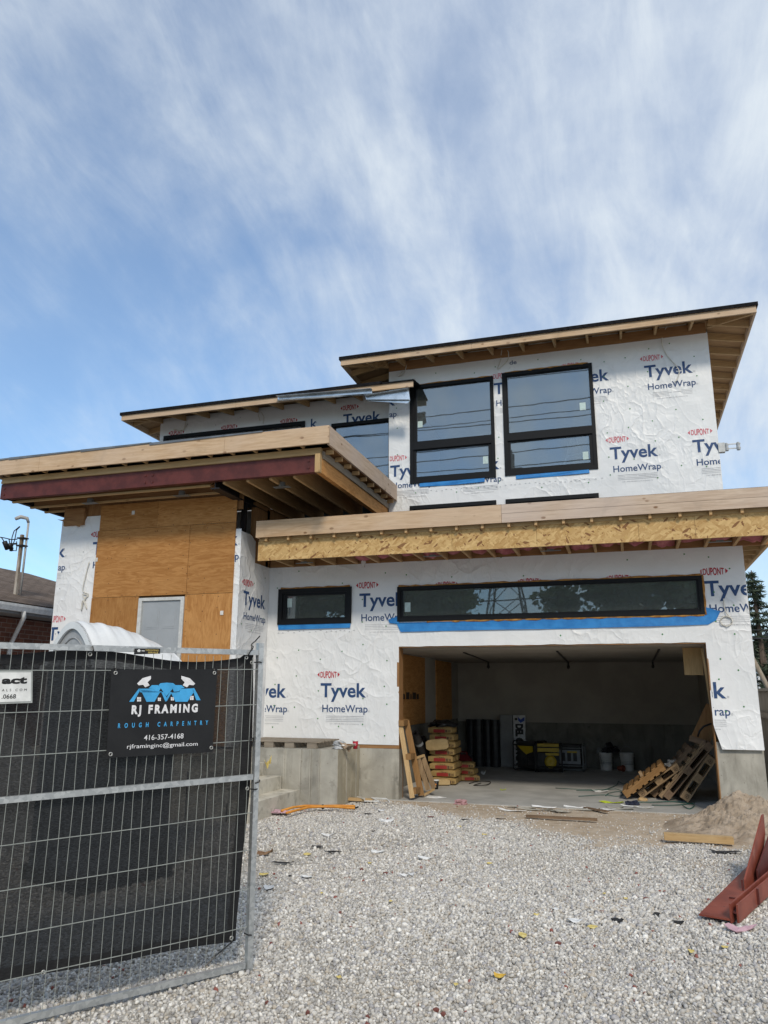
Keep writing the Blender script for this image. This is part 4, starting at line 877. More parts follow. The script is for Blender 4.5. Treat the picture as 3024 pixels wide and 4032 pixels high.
mb = MB(); prof = [(0.0, 0.0), (0.02, -0.12), (0.10, -0.12), (0.13, -0.03), (0.13, 0.02), (0.11, 0.02), (0.10, -0.03), (0.0, 0.02)]
mb.prism([(NX+x, 7.4, NZ+z) for x, z in prof], (0, 14.2, 0)); mb.build('gutter', GUT, nb)
z9 = zm(0, 2020, 3.686)
def nbp(q, X=NX-0.5): return at(*z9(*q), X=X)
p = nbp((165, 1700)); mb = MB(); y = p.y
mb.tube([(NX+0.07, y-0.35, NZ-0.10), (NX+0.05, y-0.30, NZ-0.22), (NX-0.40, y, NZ-0.55), (NX-0.49, y, NZ-0.75), (NX-0.49, y, 0.1)], 0.045, 8); mb.build('downspout', GUT, nb, smooth=True)
q = at(*z9(290, 905), X=NX-3.4); mb = MB()
p0 = at(*z9(215, 1250), X=NX-0.75); zr = rz+0.75*sl_
MB().prism([(NX-3.62, 12.9, h_-0.10), (NX-3.05, 12.9, h_-0.30), (NX-3.05, 12.9, h_-0.16), (NX-3.55, 12.9, h_+0.06)], (0, 0.65, 0)).build('roof_vent', BLACKP, nroof)
OLDW = mottled('weathered_mast', (0.20, 0.15, 0.10), (0.46, 0.42, 0.37), 9, (1, 1, 0.25), rough=0.85)
top = at(*z9(303, 310), X=NX-0.75)
mx, my = NX-0.75, p0.y; zt = top.z
mast = MB().bar((mx, my, zr-0.3), (mx, my, zt), 0.058, 0.058, (1, 0, 0)).build('service_mast', OLDW, nb)
mb = MB(); mb.tube([(mx+0.07, my+0.06, zr), (mx+0.07, my+0.06, zt+0.28)], 0.022, 8); mb.tube([(mx+0.07, my+0.06, zt+0.27), (mx+0.05, my+0.03, zt+0.36), (mx-0.04, my-0.06, zt+0.38), (mx-0.10, my-0.14, zt+0.32)], [0.028, 0.038, 0.042, 0.036], 8); mb.build('weatherhead', flat('grey_conduit', (0.40, 0.40, 0.39), 0.5), mast, smooth=True)
mb = MB()
for z in (zt-0.09, zt-0.25): mb.box(mx-.07, mx+.10, my-.07, my+.09, z, z+0.025)
mb.box(mx-.22, mx-.05, my-.10, my-.06, zt-0.22, zt-0.19).lathe([(0.03, zt-0.36), (0.045, zt-0.30), (0.03, zt-0.26), (0.04, zt-0.2)], mx-0.16, my-0.09, 8); mb.build('bracket', flat('dark_metal', (0.03, 0.028, 0.026), 0.5), mast)
for q0, q1_ in (((65, 415), (110, 525)), ((140, 440), (155, 520))): MB().tube([at(*z9(*q0), X=mx-0.1), at(*z9(*q1_), X=mx-0.1)], 0.05, 8).build('cable_splice', BLACKP, mast, smooth=True)
DW = flat('black_cable', (0.015, 0.015, 0.017), 0.5)
for pts in ([(285, 195), (205, 260), (175, 350), (165, 440), (150, 450)], [(290, 200), (240, 250), (215, 390), (170, 500), (155, 515)], [(0, 350), (60, 360), (165, 385), (250, 380)], [(240, 410), (248, 470), (235, 550), (190, 545), (165, 500)], [(20, 355), (50, 400), (60, 430)], [(130, 380), (140, 420), (142, 450)]):
    MB().tube([at(*z9(*q), X=mx-0.1) for q in pts], 0.011, 5).build('cable', DW, mast, smooth=True)

# --- right edge: board fence, pale house, spruce, leaning pole, wires
def rp(x, y): return zm(2850, 2150, 2.6024)(x, y)
bf = thing('wooden_fence', (2.6, 16, 0), 'weathered board fence beside the house at the right edge of the photo', 'fence')
p = at(*rp(345, 1490), Y=16.0); fz = p.z
MB().bar((2.26, 13.5, fz+0.03), (2.62, 20.0, fz+0.03), 0.14, 0.05).build('top_rail', wmat('old', 'y'), bf)
MB().bar((2.20, 13.5, fz-0.42), (2.56, 20.0, fz-0.42), 0.05, 0.09).build('rail', wmat('old', 'y'), bf)
mb = MB()
for i in range(44): y = 13.5+i*0.148; x = 2.28+(y-13.5)*0.0554; mb.box(x, x+0.025, y, y+0.141, 0.02, fz+rng.uniform(-.01, .004))
mb.build('boards', wmat('old', 'z'), bf)
for y in (13.6, 15.9, 18.2): MB().box(2.33+(y-13.5)*.0554, 2.43+(y-13.5)*.0554, y, y+0.09, 0, fz+0.0).build('post', wmat('old', 'z'), bf)
wh = thing('pale_house', (12, 46, 0), 'pale house with dark roof and window beyond the board fence', 'house')
p = at(*rp(330, 1180), Y=40.0); ez = at(*rp(420, 1140), Y=40).z
MB().box(p.x, p.x+12, 40, 50, 0, ez-0.05).build('wall', flat('pale_siding', (0.62, 0.64, 0.66), 0.7), wh)
mb = MB(); x0 = p.x-0.6; mb.prism([(x0, 39.3, ez-0.12), (x0+13, 39.3, ez-0.12), (x0+13, 39.3, ez+0.12), (x0, 39.3, ez+0.12)], (0, 11, 0)); mb.prism([(x0, 39.3, ez+0.12), (x0+13, 39.3, ez+0.12), (x0+9, 39.3, ez+2.6), (x0+4, 39.3, ez+2.6)], (0, 11, 0)); mb.build('roof', SHINGLE, wh)
wdw = at(*rp(345, 1225), Y=39.97); wd2 = at(*rp(440, 1300), Y=39.97)
for xa, xb in ((wdw.x, wdw.x+0.48), (wdw.x+0.56, wdw.x+1.5)):
    f = MB().box(xa, xb, 39.93, 40.05, wd2.z, wdw.z).build('window', BLACKV, wh); MB().box(xa+.06, xb-.06, 39.915, 39.93, wd2.z+.06, wdw.z-.06).build('pane', GLDN, f)
p, q = at(*rp(310, 1180), Y=22), at(*rp(430, 1410), Y=22); d = (q-p); MB().tube([p-d*0.5, q+d*1.6], 0.06, 8).build('leaning_pole', wmat('old', 'z'), smooth=True)
tag(bpy.data.objects['leaning_pole'], 'grey wooden pole leaning beside the house corner above the board fence', 'pole')
def bark(): return mottled('bark', (0.07, 0.05, 0.04), (0.13, 0.10, 0.08), 9, (1, 1, 0.2), rough=0.95, bmp=0.5)
NEED = leaf_mat('spruce_needles', (0.035, 0.055, 0.038), (0.10, 0.13, 0.085))
def spruce(base, H, Rb, label, seed):
    g = random.Random(seed); t = thing('spruce_tree', base, label, 'tree', 'spruces beyond the house')
    x, y, z0 = base; mb = MB(); mb.tube([(x, y, z0), (x+.05, y, z0+H*.5), (x, y, z0+H)], [0.16, 0.10, 0.015], 8); cr = MB()
    z = z0+H*0.10
    while z < z0+H*0.985:
        f = 1-(z-z0)/H; Lr = Rb*(f**0.8)*g.uniform(.75, 1.15)
        for k in range(g.randint(6, 8)):
            a = g.uniform(0, 6.283); L = Lr*g.uniform(.55, 1.1); droop = -0.12-0.2*f
            e = Vector((x+math.cos(a)*L, y+math.sin(a)*L, z+L*droop+0.12*L)); o_ = Vector((x, y, z)); mid = (o_+e)/2+Vector((0, 0, 0.05*L))
            mb.tube([o_, mid, e], [0.022, 0.014, 0.004], 4, cap=False)
            for s_i in range(int(4+L*10)):
                u = g.uniform(.15, 1.02); c = o_.lerp(e, u)+Vector((0, 0, 0.04*L*math.sin(math.pi*u)))
                for _ in range(6):
                    dv = Vector((g.gauss(0, 1), g.gauss(0, 1), g.gauss(-.15, .55))).normalized()*g.uniform(.08, .21)
                    w_ = dv.cross(Vector((g.gauss(0, 1), g.gauss(0, 1), g.gauss(0, 1)))).normalized()*g.uniform(.012, .024)
                    cr.face([c-w_, c+w_, c+dv+w_*.3, c+dv-w_*.3])
        z += H*0.027*g.uniform(.8, 1.4)
    mb.build('trunk', bark(), t); cr.build('crown', NEED, t)
p = at(*rp(320, 800), Y=24); top = at(*rp(265, 250), Y=24)
spruce((p.x+0.05, 24, 0), top.z, 1.75, 'dark spruce with bare upper twigs right of the house corner', 4)
spruce((p.x+3.6, 27, 0), top.z*0.72, 2.0, 'lower dense spruce behind the bare topped one at the right edge', 9)
for i, (ya, lab) in enumerate(((860, 'thin upper overhead wire crossing the spruce at the right edge'), (945, 'thick lower overhead wire crossing the spruce at the right edge'))):
    p = at(*rp(285, ya), Y=21); q = at(*rp(453, ya+3), Y=21.5); d = q-p
    tag(MB().tube([p-d*9, p, q, q+d*12], 0.011+0.006*i, 5).build('overhead_wire', DW, smooth=True), lab, 'wire', 'overhead wires at the right edge')

# --- across the street, behind the photographer: seen in the window glass
LEAF = leaf_mat('maple_leaves', (0.035, 0.07, 0.025), (0.11, 0.16, 0.06))
def broadleaf(base, H, Rc, label, seed):
    g = random.Random(seed); t = thing('street_tree', base, label, 'tree', 'trees across the street'); x, y, z0 = base
    mb = MB(); mb.tube([(x, y, 0), (x+.1, y, H*.3), (x, y+.1, H*.55)], [.3, .22, .12], 8); lf = MB()
    bl = []
    for _ in range(60):
        a, rr, hh = g.uniform(0, 6.283), Rc*math.sqrt(g.random())*0.85, g.uniform(.28, .93)*H
        rr *= math.sqrt(max(0.15, 1-((hh/H-.55)/.5)**2)); c = Vector((x+math.cos(a)*rr, y+math.sin(a)*rr, hh)); bl.append((c, g.uniform(.6, 1.25)))
        mb.tube([(x, y, H*g.uniform(.2, .5)), ((x+c.x)/2, (y+c.y)/2, hh*0.75), c], [.09, .05, .015], 5, cap=False)
    for c, r in bl:
        for _ in range(420):
            v = Vector((g.gauss(0, 1), g.gauss(0, 1), g.gauss(0, .7)))*(r*0.5); p_ = c+v
            n = Vector((g.gauss(0, 1), g.gauss(0, 1), g.gauss(.4, 1))).normalized(); u = n.orthogonal().normalized()*g.uniform(.13, .27); w_ = n.cross(u)
            lf.face([p_-u, p_-w_*.7, p_+u, p_+w_*.7])
    mb.build('trunk', bark(), t); lf.build('crown', LEAF, t)
broadleaf((-12.6, -25, 0), 9.0, 5.0, 'leafy tree across the street reflected at the left end of the long window', 1)
broadleaf((0.6, -25, 0), 9.6, 6.4, 'broad leafy tree across the street reflected at the right of the long window', 2)
broadleaf((-22, -26, 0), 10.5, 7.0, 'tall leafy tree across the street reflected in the small window', 3)
tw = thing('transmission_tower', (-12.4, -60, 0), 'steel lattice transmission tower far across the street reflected in the long window', 'tower')
STL = flat('tower_steel', (0.10, 0.105, 0.11), 0.6, 0.3); mb = MB()
def tl(z): return 3.6-2.2*z/14 if z < 14 else max(0.5, 1.4-(z-14)*0.035)
for sx in (-1, 1):
    for sy in (-1, 1): mb.tube([(-12.4+sx*tl(z), -60+sy*tl(z), z) for z in (0, 7, 14, 22, 30)], 0.12, 5)
for z in range(0, 28, 3):
    for sx, sy in ((1, 1), (1, -1), (-1, 1), (-1, -1)):
        a = (-12.4+sx*tl(z), -60+sy*tl(z), z); mb.tube([a, (-12.4-sx*tl(z+3), -60+sy*tl(z+3), z+3)], 0.055, 4); mb.tube([a, (-12.4+sx*tl(z+3), -60-sy*tl(z+3), z+3)], 0.055, 4)
mb.build('lattice', STL, tw); mb = MB()
for z in (25.5, 28): mb.tube([(-14.4, -60, z), (-10.4, -60, z)], 0.10, 5)
mb.build('cross_arm', STL, tw)
for i, (y, z, sag, r) in enumerate(((-60, 28.3, 1.6, .06), (-60, 30.2, 1.8, .06), (-60, 31.4, 1.5, .06), (-60, 33.8, 1.4, .06), (-60, 34.6, 1.3, .05), (-60, 36.0, .9, .06), (-60, 39.5, .8, .05), (-22, 8.3, .6, .03), (-22, 7.5, .5, .03), (-60, 13.5, .9, .06), (-60, 12.2, .8, .06))):
    P = [(-60+100*k/24, y-(0.03*(-60+100*k/24)), z+0.03*(-10+(-60+100*k/24)+10)*(0.3 if i % 3 == 0 else 1)-sag*(1-((k-12)/12)**2)+sag) for k in range(25)]
    tag(MB().tube(P, r, 5).build('power_line', DW), 'power line across the street, line %s of those reflected in the windows' % ('one two three four five six seven eight nine ten eleven'.split()[i]), 'wire', 'power lines across the street')

# ================================================================== TEMPORARY FENCE AND ITS SIGNS
def fpt(s, z, off=0.0): return FP+FD*s+FN*off+Vector((0, 0, z))
def fpx(x, y):                                                   # photo pixel -> (s, z) on the fence plane
    d = ray(x, y); t = FN.dot(FP)/(FN.x*d.x+FN.y*d.y); p = Vector((d.x*t, d.y*t, 0)); return FD.dot(p-FP), d.z*t+CAM_H
z3 = zm(0, 2400, 1.508); z7 = zm(0, 3200, 1.508)
fence = thing('construction_fence', tuple(FP), 'galvanised temporary fence panel hung with black shade cloth in the left foreground', 'fence')
SL_ = -3.3
MB().bar(fpt(0.012, -0.03), fpt(0.0, 2.03), 0.038, 0.038, FD).build('post', GALV, fence)
MB().bar(fpt(SL_, 0.0), fpt(SL_, 2.03), 0.038, 0.038, FD).build('post', GALV, fence)
for za, zb, h in ((1.925, 1.965, 0.034), (1.105, 1.158, 0.034), (0.055, 0.036, 0.034)): MB().bar(fpt(SL_+.02, za), fpt(-0.019, zb), 0.03, h).build('rail', GALV, fence)
WIRE = flat('galvanised_wire', (0.33, 0.35, 0.33), 0.5, 0.3)
mb = MB(); s = -0.062; gw = random.Random(11)
while s > SL_+.03:
    k = gw.uniform(-.004, .004); kz = gw.uniform(1.0, 1.8); big_ = gw.random() < 0.12
    mb.tube([fpt(s, 0.05, .012), fpt(s+k, 0.6, .012+gw.uniform(0, .004)), fpt(s-k, 1.1, .012), fpt(s+(0.018 if big_ else k), kz if kz > 1.15 else 1.4, .012), fpt(s, 1.93, .012)], 0.00175, 5, cap=False); s -= 0.0587
for za, zb in ((1.812, 1.853), (1.586, 1.620), (1.357, 1.391), (0.905, 0.937), (0.682, 0.711), (0.460, 0.480), (0.250, 0.258)):
    mb.tube([fpt(SL_+.02, za-.03, .016), fpt(-1.6, za, .016), fpt(-0.8, (za+zb)/2-.004, .017), fpt(-0.02, zb, .016)], 0.0027, 5, cap=False)
mb.build('wire_mesh', WIRE, fence)
mb = MB(); mb.prism([fpt(-0.895, 1.922, .018), fpt(-0.728, 1.932, .018), fpt(-0.730, 1.964, .018), fpt(-0.893, 1.958, .018)], FN*0.003); 
def fsn(s, z, off=0.0225): return fpt(s, z, off)
put_text(mb, 'CAULKING', fsn, -0.825, 1.947, 1, width=0.085, cap=0.010, bold=.02); put_text(mb, 'SERVICE', fsn, -0.808, 1.932, 1, width=0.066, cap=0.010, bold=.02)
put_poly(mb, [(-0.875, 1.938), (-0.858, 1.938), (-0.858, 1.945), (-0.853, 1.945), (-0.8665, 1.956), (-0.880, 1.945), (-0.875, 1.945)], fsn, 2); put_rect(mb, -0.85, -0.83, 1.943, 1.948, fsn, 2)
mb.build('sticker', [BLACKP, flat('gold_print', (0.55, 0.42, 0.12), 0.5), WHITEP], fence)['label'] = 'small black sticker reading CAULKING SERVICE on the top rail'

# shade cloth hangs from the fence on the house side
CL = cloth_mat(); HEM = mottled('cloth_hem', (0.006, 0.006, 0.007), (0.014, 0.014, 0.016), 30, (1, 1, 4), rough=0.7)
def ctop(s): return 1.925+0.03*s/3+0.028*math.cos((s+1.15)*4.7)*(1 if s > -1.6 else .6)+(0.02 if s > -.1 else 0)
def cbot(s): return 0.175-0.038*s
def cpos(s, z):
    t = min(1.0, max(0.0, (z-0.18)/1.76)); sx = s
    if s > -0.25: sx = s-(s+0.25)/0.25*(0.022+0.045*(1-t)**1.3-0.035*math.sin(math.pi*t)**2)
    return fpt(sx, z, -0.020-0.035*(0.5+0.5*mnoise.noise(Vector((s*1.6, z*1.9, 5))))-0.02*math.sin(s*4+z*2)**2-0.008*mnoise.noise(Vector((s*7, z*5, 2))))
mb = MB(); n, m_ = 90, 48; V = []
for j in range(m_+1):
    for i in range(n+1):
        s = -3.2+3.2*i/n; V.append(cpos(s, cbot(s)+(ctop(s)-cbot(s))*j/m_))
mb.idx(V, [(j*(n+1)+i, j*(n+1)+i+1, (j+1)*(n+1)+i+1, (j+1)*(n+1)+i) for j in range(m_) for i in range(n)])
cloth = mb.build('shade_cloth', CL, smooth=True, loc=fpt(-1.6, 0.2)); tag(cloth, 'black shade cloth sagging on the house side of the temporary fence', 'cloth')
def strip(f0, f1, n, off):
    mb = MB(); V = []
    for i in range(n+1):
        u = i/n; a, b = f0(u), f1(u); V += [a+FN*off, b+FN*off]
    mb.idx(V, [(2*i, 2*i+1, 2*i+3, 2*i+2) for i in range(n)]); return mb
strip(lambda u: cpos(-3.2+3.2*u, ctop(-3.2+3.2*u)), lambda u: cpos(-3.2+3.2*u, ctop(-3.2+3.2*u)-0.055), 80, .004).build('hem', HEM, cloth)
strip(lambda u: cpos(-3.2+3.2*u, cbot(-3.2+3.2*u)+.06), lambda u: cpos(-3.2+3.2*u, cbot(-3.2+3.2*u)), 80, .004).build('hem', HEM, cloth)
strip(lambda u: cpos(-0.085, cbot(0)+u*(ctop(0)-cbot(0))), lambda u: cpos(0, cbot(0)+u*(ctop(0)-cbot(0))), 40, .005).build('hem', HEM, cloth)
GROM = flat('grommet_metal', (0.45, 0.45, 0.43), 0.35, 0.6)
def grommet(s, z, off, par, r=0.013):
    mb = MB(); o_ = fpt(s, z, off); mb.lathe([(r*.5, 0), (r*.62, .004), (r, .003), (r, -.002)], axis=FN, o=o_, n=12); return mb.build('grommet', GROM, par, smooth=True)
for q in (z3(536, 265), z3(1465, 285), z3(1497, 315), z3(1470, 1063), z7(1376, 745), z7(1432, 705), z7(258, 950)): s, z = fpx(*q); grommet(s, z, -0.004, cloth)
ZIP = flat('black_zip_tie', (0.008, 0.008, 0.008), 0.4)
def tie(qs, off, par): return MB().tube([fpt(*fpx(*q), off+0.01*(i % 2)) for i, q in enumerate(qs)], 0.0045, 5).build('zip_tie', ZIP, par)
for qs in ([z3(1465, 270), z3(1478, 240), z3(1485, 205), z3(1500, 190), z3(1533, 158)], [z3(1480, 210), z3(1490, 222), z3(1484, 245)], [z3(1500, 315), z3(1525, 312), z3(1543, 315)], [z3(1475, 1063), z3(1500, 1067), z3(1517, 1063)], [z3(1505, 1030), z3(1525, 1020), z3(1532, 1010)], [z3(541, 262), z3(543, 240), z3(541, 218)], [z7(1437, 708), z7(1460, 720), z7(1482, 722)], [z7(1370, 760), z7(1260, 845), z7(1210, 905)], [z3(1470, 775), z3(1490, 760), z3(1497, 772), z3(1480, 800)]): tie(qs, 0.022, cloth)

# black banner with the framing firm's print
BAN = mottled('black_banner', (0.0065, 0.0065, 0.0075), (0.012, 0.012, 0.013), 5, rough=0.5); CY = flat('cyan_print', (0.055, 0.36, 0.70), 0.45); WP = flat('white_print', (0.74, 0.74, 0.76), 0.5)
OB = 0.024
mb = MB(); cor = [fpx(*z3(*q)) for q in ((620, 880), (1250, 845), (1279, 355), (651, 357))]
mb.prism([fpt(s, z, OB) for s, z in cor], FN*0.004)
ban = thing('banner', tuple(fpt(-0.68, 1.327, OB)), 'black banner with a blue roof logo and white firm name on the fence', 'sign')
def bz(x, y): s, z = fpx(*z3(x, y)); return s, z
def bmap(s, z): return fpt(s, z, OB+0.0065)
mb.build('panel', BAN, ban)
mb = MB()
def bpoly(pts, m): put_poly(mb, [bz(*p) for p in pts][::-1], bmap, m)
for P in ([(755, 547), (782, 547), (822, 476), (812, 470)], [(812, 470), (900, 470), (915, 486), (950, 486), (940, 492), (823, 492)], [(823, 476), (938, 490), (905, 547), (858, 547)],
          [(870, 468), (890, 449), (925, 449), (945, 463), (930, 488), (905, 488), (898, 470)], [(930, 449), (940, 438), (978, 434), (1015, 437), (1030, 449), (975, 515)], [(1012, 468), (1030, 449), (1065, 449), (1084, 466), (1062, 470), (1050, 486), (1020, 488)],
          [(1060, 472), (1128, 468), (1140, 486), (1100, 547), (1030, 547), (1002, 494), (1052, 490)], [(1128, 468), (1140, 466), (1178, 538), (1152, 538)], [(945, 490), (958, 490), (978, 524), (970, 547)], [(1008, 490), (996, 490), (975, 526), (972, 547), (980, 540)]): bpoly(P, 0)
for x, y, k in ((814, 533, 24), (934, 533, 18), (1011, 530, 18), (1126, 525, 22)):
    for dx in (0, 1):
        for dy in (0, 1): x0 = x-k/2+dx*k*.53; y0 = y-k*.55+dy*k*.57; bpoly([(x0, y0), (x0+k*.45, y0), (x0+k*.45, y0+k*.5), (x0, y0+k*.5)], 1)
for sg, x in ((1, 802), (-1, 1146)):
    bpoly([(x, 440), (x+sg*32, 408), (x+sg*82, 394), (x+sg*82, 412), (x+sg*62, 432), (x+sg*74, 450), (x+sg*48, 462), (x+sg*36, 447), (x+sg*10, 450)], 1)
def btext(t, x0, y0, x1, y1, cap, m, bold=0.0, spacing=1.0):
    (sa, za), (sb, zb) = bz(x0, y0), bz(x1, y1); (sc, zc) = bz(x0, y0-cap); k = (zb-za)/(sb-sa)
    put_text(mb, t, lambda s, z: bmap(s, z+k*(s-sa)), sa, za, m, width=sb-sa, cap=zc-za, bold=bold, spacing=spacing)
btext('RJ FRAMING', 768, 618, 1160, 606, 50, 1, 0.05, 1.45)
btext('ROUGH CARPENTRY', 688, 702, 1222, 682, 27, 0, 0.03, 2.9)
btext('416-357-4168', 842, 775, 1076, 763, 30, 1, 0.004)
btext('rjframinginc@gmail.com', 742, 824, 1160, 806, 24, 1, 0.004)
mb.build('print', [CY, WP], ban)
for q in ((675, 377), (1260, 377), (645, 857), (1241, 819)): s, z = bz(*q); grommet(s, z, OB+0.006, ban, 0.012)
for q in ((677, 362), (1258, 362)): MB().tube([fpt(*bz(*q), OB+.008), fpt(*bz(q[0], q[1]-8), .03), fpt(*bz(q[0]+1, q[1]-12), .005)], 0.004, 5).build('zip_tie', ZIP, ban)
# white rental sign cut by the left edge of the photo
ws = thing('rental_sign', tuple(fpt(-1.7, 1.63, OB)), 'white rental sign with black lettering at the left end of the fence', 'sign')
s0 = -1.95; mb = MB(); mb.prism([fpt(s0, 1.622, OB), fpt(-1.455, 1.638, OB), fpt(-1.472, 1.812, OB), fpt(s0, 1.80, OB)], FN*0.003); mb.build('panel', flat('grey_sign_edge', (0.38, 0.40, 0.39), 0.5), ws)
mb = MB(); mb.prism([fpt(s0, 1.632, OB+.004), fpt(-1.465, 1.647, OB+.004), fpt(-1.480, 1.803, OB+.004), fpt(s0, 1.792, OB+.004)], FN*0.002); mb.build('face', WHITEP, ws)
mb = MB(); bmap0 = bmap
def bmap(s, z): return fpt(s, z, OB+0.0075)
INK = flat('black_print', (0.012, 0.012, 0.012), 0.5)
btext('act', 0, 440, 150, 437, 42, 0, 0.05); btext('ALS.COM', 2, 486, 148, 483, 14, 0, 0.0, 1.8); btext('.0668', 0, 529, 84, 527, 25, 0, 0.01)
mb.build('print', [INK], ws)

# ================================================================== PORTABLE TOILET behind the fence
d = ray(*zm(0, 2000, 1.8433)(845, 1000)); t_ = 8.25/math.hypot(d.x, d.y); TX, TY = d.x*t_, d.y*t_; TS = 0.82
R_h = Vector((c_, s_, 0)); F_h = Vector((-s_, c_, 0)); al = R(50); AXV = R_h*math.cos(al)+F_h*math.sin(al); BXV = Vector((-AXV.y, AXV.x, 0))
wc = thing('portable_toilet', (TX, TY, 0), 'portable toilet with ribbed white barrel roof standing behind the shade cloth', 'toilet')
def wp(a, b, z): return Vector((TX, TY, 0))+AXV*(a*TS)+BXV*(b*TS)+Vector((0, 0, z))
def arch(u, k=1.0, up=0.0): return (0.60*k*(2*u-1), 1.95+0.41*k*(1-abs(2*u-1)**1.9)+up)
TW = mottled('toilet_roof_plastic', (0.66, 0.675, 0.68), (0.74, 0.75, 0.75), 3, rough=0.35); TB = flat('toilet_body', (0.06, 0.075, 0.09), 0.5)
def fall(a): return 1-0.50*max(0.0, (a+0.40)/1.0)**2
mb = MB(); na, nb_ = 60, 24; V = []
for i in range(na+1):
    a = -0.60+1.2*i/na; rib = 0.012*max(0, math.cos((a+0.02)*2*math.pi/0.24))**0.8 if abs(a) < .55 else 0
    for j in range(nb_+1): b, z = arch(j/nb_, 1.0, rib*math.sin(math.pi*j/nb_)**.5); V.append(wp(a, b, 1.95+(z-1.95)*fall(a)))
mb.idx(V, [(i*(nb_+1)+j, i*(nb_+1)+j+1, (i+1)*(nb_+1)+j+1, (i+1)*(nb_+1)+j) for i in range(na) for j in range(nb_)])
mb.build('roof', TW, wc, smooth=True)
mb = MB()
for a in (-0.60, 0.575):
    out = [arch(j/24) for j in range(25)]; inn = [arch(j/24, 0.86) for j in range(25)]; out = [(b, 1.95+(z-1.95)*fall(a)) for b, z in out]; inn = [(b, 1.95+(z-1.95)*fall(a)) for b, z in inn]
    for j in range(24): mb.prism([wp(a, *out[j]), wp(a, *out[j+1]), wp(a, inn[j+1][0], inn[j+1][1]-0.01), wp(a, inn[j][0], inn[j][1]-0.01)], AXV*0.025)
for b in (-0.60, 0.60): mb.prism([wp(-0.62, b-0.04, 1.91), wp(-0.62, b+0.04, 1.91), wp(-0.62, b+0.02, 1.955), wp(-0.62, b-0.02, 1.955)], AXV*1.24*TS)
mb.build('roof_rim', TW, wc)
mb = MB(); pts = [arch(j/24, 0.865) for j in range(25)]; mb.prism([wp(-0.565, b, z-0.012) for b, z in pts], AXV*0.01)
for k in (0.7, 0.5): 
    pts = [arch(j/16, k) for j in range(17)]; mb.tube([wp(-0.572, b, z-0.02-0.05*(0.9-k)) for b, z in pts], 0.008, 5)
mb.build('gable_vent', flat('toilet_vent', (0.34, 0.35, 0.36), 0.5), wc)
mb = MB(); v = [wp(a, b, z) for z in (0.12, 1.95) for a, b in ((-.55, -.55), (.55, -.55), (.55, .55), (-.55, .55))]
mb.idx(v, [(3, 2, 1, 0), (4, 5, 6, 7)]+[(i, (i+1) % 4, 4+(i+1) % 4, 4+i) for i in range(4)]); mb.build('body', TB, wc)
mb = MB(); v = [wp(a, b, z) for z in (0.0, 0.12) for a, b in ((-.6, -.6), (.6, -.6), (.6, .6), (-.6, .6))]
mb.idx(v, [(3, 2, 1, 0), (4, 5, 6, 7)]+[(i, (i+1) % 4, 4+(i+1) % 4, 4+i) for i in range(4)]); mb.build('skid', BLACKP, wc)

# ================================================================== SAND PILE
def sand_h(x, y):
    def gs(cx, cy, sx, sy): return math.exp(-((x-cx)/sx)**2-((y-cy)/sy)**2)
    h = 0.30*gs(1.30, 11.95, 0.46, 0.62)+0.24*gs(2.0, 11.75, 0.55, 0.75)+0.15*gs(1.5, 11.1, 0.85, 0.62)+0.06*gs(0.6, 11.6, 0.7, 0.5)+0.05*gs(1.0, 10.7, 0.9, 0.5)
    h -= 0.15*gs(1.62, 11.38, 0.24, 0.13); h += 0.05*gs(1.55, 11.22, 0.3, 0.09)
    n = mnoise.noise(Vector((x*2.6, y*2.6, 9)))*0.09+mnoise.noise(Vector((x*6, y*6, 2)))*0.055+abs(mnoise.noise(Vector((x*11, y*11, 5))))*0.06+mnoise.noise(Vector((x*22, y*22, 1)))*0.022+mnoise.noise(Vector((x*45, y*45, 3)))*0.010
    e = min(1, max(0, (x-0.12)/0.5))*min(1, max(0, (y-10.02)/0.4)); h *= e*e*(3-2*e)
    return h+n*min(1, h*5)-0.022-0.02*(1-e)
SAND = mottled('damp_sand', (0.30, 0.235, 0.172), (0.43, 0.35, 0.27), 5.5, rough=0.95, bmp=0.9, bscale=60, detail=9, spec=0.1, bdist=0.012)
mb = MB(); nx, ny = 190, 186; V = [(0.1+2.7*i/nx, 10.0+2.63*j/ny, sand_h(0.1+2.7*i/nx, 10.0+2.63*j/ny)+ground_z(0.1+2.7*i/nx, 10.0+2.63*j/ny)*.6) for j in range(ny+1) for i in range(nx+1)]
mb.idx(V, [(j*(nx+1)+i, j*(nx+1)+i+1, (j+1)*(nx+1)+i+1, (j+1)*(nx+1)+i) for j in range(ny) for i in range(nx)])
tag(mb.build('sand_pile', SAND), 'heap of damp brown sand against the right concrete pier', 'sand pile')

# ================================================================== STEEL OFFCUTS AND LUMBER at the right
A0 = Vector((0.401, 6.89, 0)); da = Vector((0.325, 0.946, 0)).normalized(); ra = Vector((da.y, -da.x, 0))
def ap(s, l, z): return A0+da*s+ra*l+Vector((0, 0, z))
b1 = thing('steel_beam', tuple(ap(0, .1, 0)), 'red primed steel beam offcut with a rising web lying on the gravel, left of two', 'steel beam', 'red steel beams at the right edge')
def rz_(s): return 0.035+0.035*s
mb = MB(); P = [(0, 0), (0, .224), (3.2, .224), (3.2, 0)]
mb.prism([ap(s, l, rz_(s)) for s, l in P][::-1], (0, 0, 0.013)); mb.build('flange', BRIGHTRED, b1)
mb = MB(); W_ = [(0.86, 0.02), (0.86, 0.10), (1.80, 0.475), (1.86, 0.475), (1.84, 0.30), (1.62, 0.13), (1.50, 0.02)]
mb.prism([ap(s, 0.155, rz_(s)+z) for s, z in W_], ra*0.013); mb.build('web', BRIGHTRED, b1)
